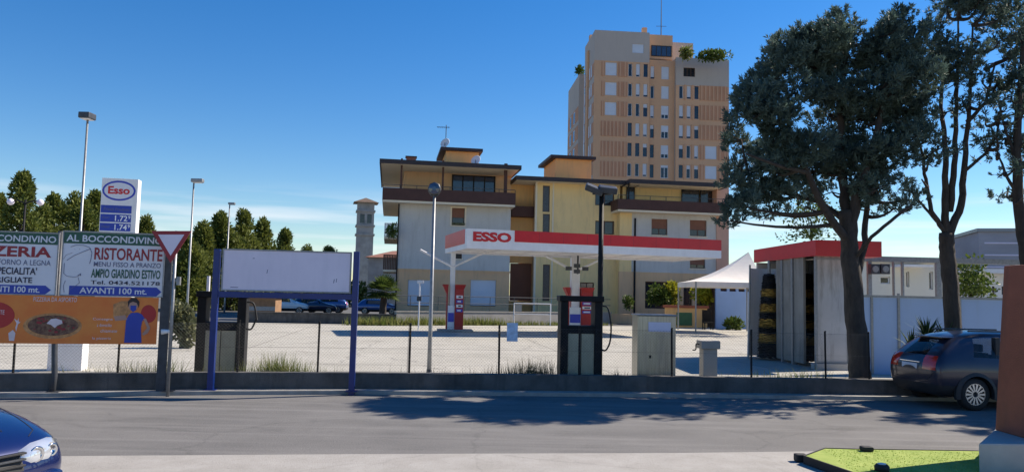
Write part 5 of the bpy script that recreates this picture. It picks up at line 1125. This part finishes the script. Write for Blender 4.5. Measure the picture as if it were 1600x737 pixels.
for h in hs: window(lf, h, 0, .2, M['glass_dark'], M['white'], t, 1, fw=.05)
mb = MB(); lf.box(mb, lf.s(1390, 415), lf.s(1440, 415), lf.z(1415, 418), lf.z(1415, 415), 0, 1.3); mb.build('awning', M['white'], t); mb = MB(); lf.box(mb, -.2, q[1] + .2, q[3], q[3] + .12, -8.2, .25); mb.build('roof', M['galv'], t)
wf3 = Fac(at(1532, 440, 46).xy, -8); q = wf3.R(1530, 428, 1640, 500); t = thing('low_building', 'low white building with three narrow windows at the right edge', 'building', wf3.P(2, 0, -3)); hs = [wf3.R(x, 447, x + 5, 460) for x in (1550, 1565, 1580)]
mb = MB(); wf3.wall(mb, 0, q[1], 0, q[3], hs, .2); mb.build('wall', M['white'], t); mb = MB(); wf3.box(mb, .02, q[1], 0, q[3], -8, -.26); mb.build('core', M['white'], t)
for h in hs: window(wf3, h, 0, .2, M['glass_blue'], M['frame_brown'], t, 1, fw=.04)
mb = MB(); wf3.box(mb, wf3.s(1508, 425), q[1], q[3], q[3] + .25, -8.2, 1.0); mb.build('roof', M['white'], t)
gb = Fac(at(1530, 400, 80).xy, -16); q = gb.R(1530, 362, 1660, 460); t = thing('grey_building', 'tall plain grey block behind the low white building', 'building', gb.P(5, 0, -5)); mb = MB(); gb.box(mb, 0, q[1], 0, q[3], -12, 0); mb.build('wall', M['grey_block'], t); mb = MB(); gb.box(mb, -.2, q[1], q[3], q[3] + .35, -12.2, .2); mb.build('roof_edge', M['galv'], t)
mb = MB()
for k in range(5): z = q[3] * (.35 + .13 * k); gb.box(mb, .5, q[1], z, z + .15, 0, .06)
mb.build('cladding_joint', M['panel_blank'], t)
# background house left: brown fence and small kiosk
kf = Fac(at(402, 480, 48).xy, 6); q = kf.R(386, 464, 430, 500); t = thing('wooden_kiosk', 'low brown wooden kiosk beyond the rear wall, left of the white car', 'kiosk', kf.P(0, 0)); mb = MB(); kf.box(mb, q[0], q[1], 0, q[3], -2, 0); mb.build('wall', M['cardboard'], t); mb = MB(); kf.box(mb, q[0] - .2, q[1] + .2, q[3], q[3] + .12, -2.2, .25); mb.build('roof', M['white'], t)
mb = MB(); kf.box(mb, q[0], q[1], q[3] * .42, q[3] * .6, .002, .03); mb.build('panel', M['galv'], t)
bl = [(250, 455, 95, 12), (470, 452, 95, 30), (540, 455, 100, 30)]
bush(470, 440, 472, 96, 48, 'long dark hedge beyond the parked cars', 'conifer_leaf', 2200, .5, .28, name='hedge', seed=71, zbase=0, blobs=22)
bush(545, 438, 472, 98, 40, 'dark hedge beyond the road, right end', 'conifer_leaf', 2000, .5, .28, name='hedge', seed=72, zbase=0, blobs=20)

# ------------------------------------------------------------------ cars
def car_body(root, st, paint, tags, wheels, scale=1.0, sub=2, wr=.33):
    """st: stations rear to front; each (x[5], y[5], z[5], crown). Full ring per station, end caps, subdivided, wheel wells cut."""
    V = []; idx = {}
    def vid(key, co):
        if key not in idx: idx[key] = len(V); V.append(tuple(c * scale for c in co))
        return idx[key]
    n = len(st); F_ = []; T_ = []
    for i, (xs, ys, zs, cr_) in enumerate(st):
        for j in range(5):
            vid(('L', i, j), (xs[j], ys[j], zs[j])); vid(('R', i, j), (xs[j], -ys[j], zs[j]))
        for k, q in enumerate((.5, 0, -.5)): vid(('T', i, k), (xs[4] + (0 if q else (cr_[1] if isinstance(cr_, tuple) else 0)), ys[4] * q, zs[4] + ((cr_[0] if isinstance(cr_, tuple) else cr_) - zs[4]) * (1 if q == 0 else .8)))
        for k, q in enumerate((.5, 0, -.5)): vid(('B', i, k), (xs[0], ys[0] * q, zs[0]))
    def ring(i): return [('B', i, 0), *[('L', i, j) for j in range(5)], ('T', i, 0), ('T', i, 1), ('T', i, 2), *[('R', i, j) for j in range(4, -1, -1)], ('B', i, 2), ('B', i, 1)]
    for i in range(n - 1):
        a, b_ = ring(i), ring(i + 1); m = len(a)
        for k in range(m):
            q = (k + 1) % m; F_.append((idx[a[k]], idx[a[q]], idx[b_[q]], idx[b_[k]]))
            nm = a[k], a[q]
            if nm[0][0] in 'LR' and nm[1][0] == nm[0][0]: T_.append(tags('side', i, min(nm[0][2], nm[1][2])))
            elif 'T' in (nm[0][0], nm[1][0]): T_.append(tags('top', i, 0))
            else: T_.append('dark')
    for i, end in ((0, 'rear'), (n - 1, 'front')):
        xs, ys, zs, _ = st[i]
        for j in range(5):
            for k, q in enumerate((.5, 0, -.5)):
                if j == 0: idx[('C', i, 0, k)] = idx[('B', i, k)]
                elif j == 4: idx[('C', i, 4, k)] = idx[('T', i, k)]
                else: bul = .05 if q else .07; vid(('C', i, j, k), (xs[j] + (bul if end == 'front' else -bul), ys[j] * q, zs[j]))
        for j in range(4):
            rw = [('L', i, j), ('C', i, j, 0), ('C', i, j, 1), ('C', i, j, 2), ('R', i, j)]; ru = [('L', i, j + 1), ('C', i, j + 1, 0), ('C', i, j + 1, 1), ('C', i, j + 1, 2), ('R', i, j + 1)]
            for k in range(4):
                f = (idx[rw[k]], idx[rw[k + 1]], idx[ru[k + 1]], idx[ru[k]])
                F_.append(f if end == 'front' else f[::-1]); T_.append(tags(end, j, k))
    names = ['body', 'dark', 'window', 'tail_light', 'headlight', 'grille', 'cladding', 'windshield', 'rear_window']
    mats = [paint, M['cladding'], M['car_glass'], M['tail_red'], M['lens'], M['cladding'], M['cladding'], M['car_glass'], M['car_glass']]
    me = bpy.data.meshes.new('cage'); me.from_pydata(V, [], F_)
    for m in mats: me.materials.append(m)
    me.polygons.foreach_set('material_index', [names.index(a) for a in T_]); me.update()
    bm = bmesh.new(); bm.from_mesh(me); bmesh.ops.recalc_face_normals(bm, faces=bm.faces); bm.to_mesh(me); bm.free()
    ob = bpy.data.objects.new('cage', me); COL.objects.link(ob)
    sm = ob.modifiers.new('s', 'SUBSURF'); sm.levels = sub; sm.render_levels = sub
    cut = []
    if wheels:
        for (x, y) in wheels:
            mb = MB(); sy = 1 if y > 0 else -1; mb.lathe((x * scale, (y - sy * .12) * scale, wr * scale), [((wr + .055) * scale, -.22 * scale), ((wr + .055) * scale, .4 * scale)] if sy > 0 else [((wr + .055) * scale, -.4 * scale), ((wr + .055) * scale, .22 * scale)], 28, 'y')
            c = mb.build('cutter', M['cladding'], local=True); bmx = bmesh.new(); bmx.from_mesh(c.data); bmesh.ops.recalc_face_normals(bmx, faces=bmx.faces); bmx.to_mesh(c.data); bmx.free()
            bo = ob.modifiers.new('b', 'BOOLEAN'); bo.operation = 'DIFFERENCE'; bo.object = c; bo.solver = 'EXACT'; bo.material_mode = 'TRANSFER'; cut.append(c)
    dg = bpy.context.evaluated_depsgraph_get(); dg.update(); ev = bpy.data.meshes.new_from_object(ob.evaluated_get(dg))
    bym = {}
    for p in ev.polygons:
        nm = names[p.material_index] if p.material_index < len(names) else 'dark'
        bym.setdefault(nm, []).append(tuple(p.vertices))
    nrm = [v.normal.copy() for v in ev.vertices]
    for nm, fs in bym.items():
        used = sorted({v for f in fs for v in f}); rm = {v: k for k, v in enumerate(used)}
        mb = MB(); mb.add([ev.vertices[v].co for v in used], [tuple(rm[v] for v in f) for f in fs])
        # split separate islands (left and right lights) by side
        sides = [('', fs)]
        if nm in ('tail_light', 'headlight', 'window'):
            lf_ = [f for f in fs if sum(ev.vertices[v].co.y for v in f) > 0]; rt = [f for f in fs if f not in set(lf_)]; sides = [('', lf_), ('', rt)]
        for _, ff in sides:
            if not ff: continue
            used = sorted({v for f in ff for v in f}); rm = {v: k for k, v in enumerate(used)}; mb = MB(); mb.add([ev.vertices[v].co for v in used], [tuple(rm[v] for v in f) for f in ff])
            mb.build('underbody' if nm == 'dark' else nm, mats[names.index(nm)], root, local=True, smooth=True)
    for c in cut: bpy.data.objects.remove(c)
    bpy.data.objects.remove(ob)
def wheel(root, x, y, r, m_sp, spokes=14, scale=1.0):
    sy = 1 if y > 0 else -1; x, y, r = x * scale, y * scale, r * scale; w_ = .2 * scale
    mb = MB(); R0 = r * .66; mb.lathe((x, y - sy * w_ / 2, r), [(R0, -w_ / 2), (r * .93, -w_ / 2), (r, -w_ / 2 + .03), (r, w_ / 2 - .03), (r * .93, w_ / 2), (R0, w_ / 2)], 32, 'y', False); t_ = mb.build('tyre', M['rubber'], None, local=True, smooth=True); t_.name = 'wheel'; t_.parent = root
    mb = MB(); mb.lathe((x, y - sy * .05, r), [(.02, -.01), (R0, -.012), (R0, .012), (.02, .01)], 28, 'y'); mb.build('hub_disc', M['cladding'], t_, local=True)
    mb = MB(); yo_ = y - sy * .025
    for k in range(spokes):
        a = 2 * math.pi * k / spokes; d = Vector((math.cos(a), 0, math.sin(a))); s = Vector((-d.z, 0, d.x)); c = Vector((x, yo_, r)); i0, i1 = R0 * .25, R0 * .97; w0, w1 = .012 * scale, .022 * scale
        p = [c + d * i0 - s * w0, c + d * i0 + s * w0, c + d * i1 + s * w1, c + d * i1 - s * w1]; e = Vector((0, sy * .02, 0)); mb.hexa([q - e for q in p] + [q + e for q in p])
    mb.lathe((x, yo_, r), [(R0 * .94, -.02), (R0 * 1.0, -.02), (R0 * 1.0, .02), (R0 * .94, .02)], 32, 'y', False); mb.build('rim', m_sp, t_, local=True)

SUV = [([-2.02, -2.09, -2.11, -2.05, -1.60], [.76, .83, .845, .80, .58], [.30, .50, .82, 1.08, 1.42], 1.47),
       ([-1.90, -1.98, -2.0, -1.94, -1.46], [.78, .88, .90, .85, .61], [.26, .50, .80, 1.08, 1.49], 1.545),
       ([-1.30] * 4 + [-1.12], [.78, .89, .91, .87, .645], [.24, .50, .79, 1.06, 1.54], 1.60), ([-.72] * 5, [.78, .89, .905, .87, .67], [.23, .50, .78, 1.01, 1.58], 1.63), ([-.1] * 5, [.78, .89, .9, .87, .67], [.23, .50, .78, 1.0, 1.57], 1.62),
       ([.55, .55, .55, .62, .32], [.78, .89, .9, .87, .65], [.23, .50, .78, .99, 1.54], 1.58), ([1.0, 1.0, 1.0, 1.02, .98], [.78, .89, .9, .86, .74], [.23, .50, .78, .98, 1.04], 1.09), ([1.5] * 5, [.78, .89, .9, .84, .7], [.24, .5, .77, .93, .99], 1.03), ([1.88, 1.92, 1.92, 1.9, 1.86], [.76, .84, .85, .8, .64], [.26, .5, .72, .84, .89], .92), ([1.98, 2.06, 2.08, 2.04, 1.98], [.66, .72, .72, .68, .52], [.28, .48, .66, .78, .82], .84)]
def suv_tags(w_, i, j):
    if w_ == 'side':
        if j == 0: return 'cladding'
        if j == 3 and i in (2, 3, 4): return 'window'
        return 'body'
    if w_ == 'top': return 'windshield' if i == 5 else 'body'
    if w_ == 'rear': return 'cladding' if i == 0 else 'tail_light' if (i == 2 and j in (0, 3)) else 'rear_window' if i == 3 and j in (1, 2) else 'body'
    if w_ == 'front': return 'cladding' if i == 0 else 'headlight' if i == 2 and j in (0, 3) else 'grille' if i == 1 and j in (1, 2) else 'body'
    return 'body'
def seam(root, lines, m=None, r=.005):
    b_ = [c for c in root.children if c.name.split('.')[0] == 'body'][0].data; tr = BVHTree.FromPolygons([v.co for v in b_.vertices], [tuple(p.vertices) for p in b_.polygons])
    for kind, pts in lines:                   # 'top': (x, y); 'side': (x, z, sign); 'rear'/'front': (y, z)
        P_ = []
        for i in range(len(pts) - 1):
            for k in range(8): u = k / 8; P_.append([a + (c - a) * u for a, c in zip(pts[i], pts[i + 1])])
        P_.append(list(pts[-1])); out_ = []
        for p in P_:
            o, d = {'top': lambda: (Vector((p[0], p[1], 3)), Vector((0, 0, -1))), 'side': lambda: (Vector((p[0], 3 * p[2], p[1])), Vector((0, -p[2], 0))), 'rear': lambda: (Vector((-4, p[0], p[1])), Vector((1, 0, 0))), 'front': lambda: (Vector((4, p[0], p[1])), Vector((-1, 0, 0)))}[kind]()
            h = tr.ray_cast(o, d)[0]
            if h: out_.append(h)
        if len(out_) > 2: mb = MB(); mb.tube(out_, r, 4); mb.build('seam', m or M['rubber'], root, local=True)
# dark crossover parked along the wall
hd = math.radians(6); sc_ = .90
ct = G(1522, 641); lw = Vector((-1.27 * sc_, -.80 * sc_)); cs, sn = math.cos(hd), math.sin(hd)
cl = Vector((ct.x - (lw.x * cs - lw.y * sn), ct.y - (lw.x * sn + lw.y * cs)))
fiat = thing('parked_car', 'dark purplish crossover parked at the wall behind the orange pillar', 'car', (cl.x, cl.y, 0), hd)
WH = [(-1.27, .86), (-1.27, -.86), (1.30, .86), (1.30, -.86)]
car_body(fiat, SUV, M['fiat_paint'], suv_tags, WH, sc_, 3, .335)
for x, y in WH: wheel(fiat, x, y + (.0 if y > 0 else 0), .335, M['rim'], 14, sc_)
def seats(root, s, m=None):
    for x in (-.85, .1):
        for y in (-.38, .38):
            mb = MB(); mb.box((x - .3) * s, (x + .25) * s, (y - .24) * s, (y + .24) * s, .45 * s, .62 * s); mb.box((x - .42) * s, (x - .28) * s, (y - .24) * s, (y + .24) * s, .5 * s, 1.12 * s); mb.box((x - .42) * s, (x - .32) * s, (y - .13) * s, (y + .13) * s, 1.13 * s, 1.3 * s); mb.build('seat', M['cladding'], root, local=True, bevel=.03 * s)
def cbox(root, name, m, x0, x1, y0, y1, z0, z1, s=1.0, bevel=.01, parent=None): mb = MB(); mb.box(x0 * s, x1 * s, y0 * s, y1 * s, z0 * s, z1 * s); return mb.build(name, m, parent or root, local=True, bevel=bevel)
seats(fiat, sc_); seats(gl, .92) if 0 else None
seam(fiat, [('side', [(-.62 * sc_, .5, -1), (-.64 * sc_, .95, -1)]), ('side', [(.38 * sc_, .45, -1), (.38 * sc_, .92, -1)]), ('rear', [(-.68, .96), (-.70, .72), (-.5, .54), (.5, .54), (.70, .72), (.68, .96)]), ('rear', [(-.76, .5), (.76, .5)])])
pl = cbox(fiat, 'licence_plate', M['plate'], -2.155, -2.135, -.26, .26, .80, .91, sc_, .004)
cbox(fiat, 'tailgate_trim', M['chrome'], -2.15, -2.12, -.34, .34, .935, .955, sc_, .004)
cbox(fiat, 'roof_spoiler', M['fiat_paint'], -1.72, -1.46, -.5, .5, 1.455, 1.485, sc_, .012)
for wx, wy in WH:
    sy = 1 if wy > 0 else -1; mb = MB(); n = 20; pts = []
    for k in range(n + 1):
        a = math.radians(-14 + 208 * k / n); pts.append((math.cos(a), math.sin(a)))
    for k in range(n):
        (c0, s0), (c1, s1) = pts[k], pts[k + 1]; ri, ro_ = .375, .455; yi, yo_ = sy * .82, sy * .925
        q = lambda c, s, r_, y_: ((wx + c * r_) * sc_, y_ * sc_, (.335 + s * r_) * sc_)
        mb.hexa([q(c0, s0, ri, yi), q(c0, s0, ro_, yi), q(c0, s0, ro_, yo_ - sy * .03), q(c0, s0, ri, yo_), q(c1, s1, ri, yi), q(c1, s1, ro_, yi), q(c1, s1, ro_, yo_ - sy * .03), q(c1, s1, ri, yo_)])
    mb.build('wheel_arch', M['cladding'], fiat, local=True)
for sy in (-.57, .57): cbox(fiat, 'roof_rail', M['dark_steel'], -1.2, .35, sy - .02, sy + .02, 1.60, 1.635, sc_, .01)
for sy in (-1, 1): cbox(fiat, 'mirror', M['fiat_paint'], .55, .7, sy * .93 - .1, sy * .93 + .1, 1.0, 1.14, sc_, .03)
for x in (-.42, .5): cbox(fiat, 'door_handle', M['chrome'], x - .1, x + .1, -.925, -.9, .86, .885, sc_, .006)
for x in (-.72, ): cbox(fiat, 'pillar', M['cladding'], x - .05, x + .05, -.82, -.70, 1.08, 1.5, sc_, .0)
# blue hatchback nose at lower left
HB = [([-2.0, -2.05, -2.06, -2.0, -1.65], [.62, .72, .74, .70, .50], [.28, .45, .72, .92, 1.28], 1.33), ([-1.85, -1.9, -1.92, -1.85, -1.4], [.74, .83, .85, .8, .56], [.24, .45, .72, .92, 1.37], 1.42), ([-1.2] * 5, [.76, .85, .87, .83, .61], [.22, .45, .72, .91, 1.41], 1.45), ([-.6] * 5, [.76, .85, .87, .83, .62], [.22, .45, .72, .9, 1.42], 1.46), ([0] * 5, [.76, .85, .87, .83, .62], [.22, .45, .72, .9, 1.41], 1.45),
      ([.6, .6, .6, .65, .3], [.76, .85, .87, .83, .6], [.22, .45, .72, .9, 1.38], 1.42), ([1.05, 1.05, 1.05, 1.07, 1.03], [.76, .85, .87, .82, .72], [.22, .45, .72, .9, .955], 1.0), ([1.5] * 5, [.76, .85, .87, .81, .68], [.22, .44, .70, .85, .90], .945), ([1.86, 1.9, 1.9, 1.87, 1.84], [.74, .82, .83, .78, .64], [.2, .42, .62, .75, .81], .85), ([1.98, 2.05, 2.06, 2.02, 1.97], [.64, .72, .73, .68, .55], [.2, .4, .56, .69, .75], .785)]
def hb_tags(w_, i, j):
    if w_ == 'side': return 'window' if j == 3 and i in (2, 3, 4) else 'dark' if j == 0 and i not in (0, 8) else 'body'
    if w_ == 'top': return 'windshield' if i == 5 else 'body'
    if w_ == 'rear': return 'tail_light' if (i == 2 and j in (0, 3)) else 'rear_window' if i == 3 and j in (1, 2) else 'body'
    if w_ == 'front': return 'grille' if i == 2 and j in (1, 2) else 'body'
    return 'body'
hx = math.radians(-22); hp = at(62, 702, 6.15)
e = Vector((1.93, .60)); cs, sn = math.cos(hx), math.sin(hx)
gl = thing('parked_car', 'deep blue hatchback nose in the lower left corner', 'car', (hp.x - (e.x * cs - e.y * sn), hp.y - (e.x * sn + e.y * cs), 0), hx)
WG = [(-1.28, .82), (-1.28, -.82), (1.27, .82), (1.27, -.82)]
car_body(gl, HB, M['golf_paint'], hb_tags, WG, 1.0, 3, .31)
for x, y in WG: wheel(gl, x, y, .31, M['rim'], 10)
for sy in (1, -1):                            # clear headlamp units wrapping the corner
    out2 = [(2.035, .33, .575), (1.99, .56, .565), (1.90, .735, .60), (1.82, .795, .655), (1.83, .785, .705), (1.92, .66, .745), (1.99, .48, .735), (2.03, .35, .70)]
    mb = MB(); c = Vector((1.985, .56 * sy, .655)); P_ = [Vector((a + .045, b_ * sy, z)) for a, b_, z in out2]; Q_ = [c + (p - c) * .55 + Vector((.045, .02 * sy, 0)) for p in P_]; R2 = [p - Vector((.14, .04 * sy, 0)) for p in P_]; n = len(P_)
    mb.add(P_ + Q_ + R2 + [c + Vector((.075, .02 * sy, 0))], [(i, (i + 1) % n, n + (i + 1) % n, n + i) for i in range(n)] + [(n + i, n + (i + 1) % n, 3 * n) for i in range(n)] + [(2 * n + i, 2 * n + (i + 1) % n, (i + 1) % n, i) for i in range(n)])
    hl = mb.build('headlight', M['lens'], gl, local=True, smooth=True)
    for (yy, zz, rr, xx) in ((.47, .655, .055, 2.062), (.62, .66, .045, 2.025)): mb = MB(); mb.lathe((xx, yy * sy, zz), [(.02, -.0), (rr * .6, .005), (rr, .018), (rr + .008, .012)][::-1], 18, 'x'); mb.build('reflector', M['chrome'], hl, local=True, smooth=True)
for z in (.60, .645, .69): cbox(gl, 'grille_bar', M['cladding'] if z != .645 else M['dark_steel'], 2.075, 2.115, -.36, .36, z - .008, z + .008, 1, .004)
mb = MB(); mb.lathe((2.112, 0, .65), [(.055, -.006), (.055, .008), (.045, .012)], 20, 'x'); mb.build('badge', M['chrome'], gl, local=True)
seam(gl, [('top', [(1.12, .74), (1.5, .66), (1.84, .6), (1.93, .5)]), ('top', [(1.12, -.74), (1.5, -.66), (1.84, -.6), (1.93, -.5)]), ('top', [(1.2, .42), (1.85, .34)]), ('top', [(1.2, -.42), (1.85, -.34)]), ('side', [(1.62, .5, 1), (1.66, .8, 1)])], r=.004)
for sy in (-.3, .3): cbox(gl, 'washer_nozzle', M['rubber'], 1.28, 1.31, sy - .02, sy + .02, .965, .985, 1, .005)
cbox(gl, 'bumper', M['golf_paint'], 2.0, 2.13, -.68, .68, .36, .52, 1, .05); cbox(gl, 'licence_plate', M['plate'], 2.131, 2.145, -.26, .26, .40, .51, 1, .004)
for sy in (-1, 1): cbox(gl, 'mirror', M['golf_paint'], .5, .64, sy * .9 - .1, sy * .9 + .1, .93, 1.06, 1, .03)
# distant cars
def far_car(px, py, st, paint, hdg, label, sc=.9, tg=suv_tags):
    p_ = G(px, py); r = thing('parked_car', label, 'car', (p_.x, p_.y, 0), math.radians(hdg), 'cars parked beyond the forecourt'); car_body(r, st, paint, tg, None, sc, 2)
    for x, y in WH: wheel(r, x, y + (.04 if y > 0 else -.04), .33, M['rim'], 7, sc)
far_car(445, 489.5, SUV, M['white_paint'], 12, 'white car parked beyond the rear wall beside the wooden kiosk')
far_car(489, 489.5, HB, M['navy_paint'], 20, 'dark navy car parked between the white and the blue car', tg=hb_tags)
far_car(509, 488, SUV, M['blue_paint'], 185, 'blue estate car parked under the right end of the billboard')
far_car(592, 490.5, HB, M['blue_paint'], 4, 'blue car parked by the palm tree', tg=hb_tags)

# ------------------------------------------------------------------ near right: artificial lawn, pillar on its plinth
zT = .10
lw_ = [G(1258, 712, zT), G(1335, 738, zT), G(1420, 800, zT), G(1600, 800, zT), G(1640, 705, zT), G(1527, 704, zT), G(1345, 701.5, zT), G(1290, 700, zT)]
t = thing('turf_mat', 'bright green artificial lawn mat with black edging', 'lawn mat', (lw_[0].x + 1, lw_[0].y - .4, 0))
mb = MB(); mb.prism([(a.x, a.y) for a in lw_], .03, zT); mb.build('turf', M['turf'], t)
mb = MB(); n = len(lw_); cx = sum(a.x for a in lw_) / n; cy = sum(a.y for a in lw_) / n
for i in range(n):
    a, b_ = lw_[i], lw_[(i + 1) % n]; na = Vector((a.x - cx, a.y - cy)).normalized() * .02; nb = Vector((b_.x - cx, b_.y - cy)).normalized() * .02
    mb.prism([(a.x, a.y), (a.x + na.x, a.y + na.y), (b_.x + nb.x, b_.y + nb.y), (b_.x, b_.y)], 0.008, zT + .008)
mb.build('edging', M['rubber'], t)
g = random.Random(5); mb = MB()
for k in range(9000):
    x, y = g.uniform(3.2, 7.2), g.uniform(7.4, 10.8); ok = True
    for i in range(n):
        a, b_ = lw_[i], lw_[(i + 1) % n]
        if (b_.x - a.x) * (y - a.y) - (b_.y - a.y) * (x - a.x) < .0: ok = False; break
    if ok: a = g.uniform(0, 6.28); mb.tri((x - .006 * math.cos(a), y - .006 * math.sin(a), zT), (x + .006 * math.cos(a), y + .006 * math.sin(a), zT), (x + g.uniform(-.015, .015), y + g.uniform(-.015, .015), zT + g.uniform(.006, .014)))
o = mb.build('pile', M['turf_blade'], t); o['kind'] = 'stuff'
for (px, py, lb) in ((1251, 716, 'black rubber weight at the left corner of the lawn mat'), (1354, 701, 'black rubber weight on the far edge of the lawn mat')):
    p_ = G(px, py, .04) if px < 1300 else G(px, py + 3, zT); mb = MB(); mb.box(p_.x - .07, p_.x + .07, p_.y - .06, p_.y + .06, .008 if px < 1300 else zT + .001, .1 if px < 1300 else zT + .06); tag(mb.build('rubber_weight', M['rubber'], bevel=.02), lb, 'weight', 'weights holding the lawn mat')
p_ = G(1378, 735, zT); t = thing('spotlight', 'small black and white ground spotlight on the lawn mat', 'spotlight', (p_.x, p_.y, zT)); mb = MB(); mb.lathe((p_.x, p_.y, zT), [(.075, 0), (.08, .05), (.06, .075)], 18); mb.build('body', M['rubber'], t, smooth=True); mb = MB(); mb.lathe((p_.x, p_.y, zT + .0755), [(.045, 0), (.045, .006), (.02, .012)], 18); mb.build('lens', M['white'], t)
pz = .42; a0, a1 = G(1529, 692, pz), G(1571, 655, pz)
t = thing('gate_pillar', 'orange brown rendered pillar on a low concrete plinth at the right edge', 'pillar', (a0.x + .6, a0.y + .5, 0))
mb = MB(); mb.prism([(a0.x, a0.y), (a0.x + 2.2, a0.y + .1), (a1.x + 2.2, a1.y + .1), (a1.x, a1.y)], 0, pz); mb.build('plinth', M['plinth'], t, bevel=.02)
b0 = G(1571, 676, pz); b0.y -= .55; mb = MB(); zt = at(1578, 410, b0.y).z; mb.hexa([(b0.x, b0.y, pz + .001), (b0.x + 1.0, b0.y, pz + .001), (b0.x + 1.0, b0.y + .75, pz + .001), (b0.x, b0.y + .75, pz + .001), (b0.x + .16, b0.y, zt), (b0.x + .9, b0.y, zt), (b0.x + .9, b0.y + .75, zt), (b0.x + .16, b0.y + .75, zt)]); mb.build('shaft', M['pillar_orange'], t, bevel=.015)
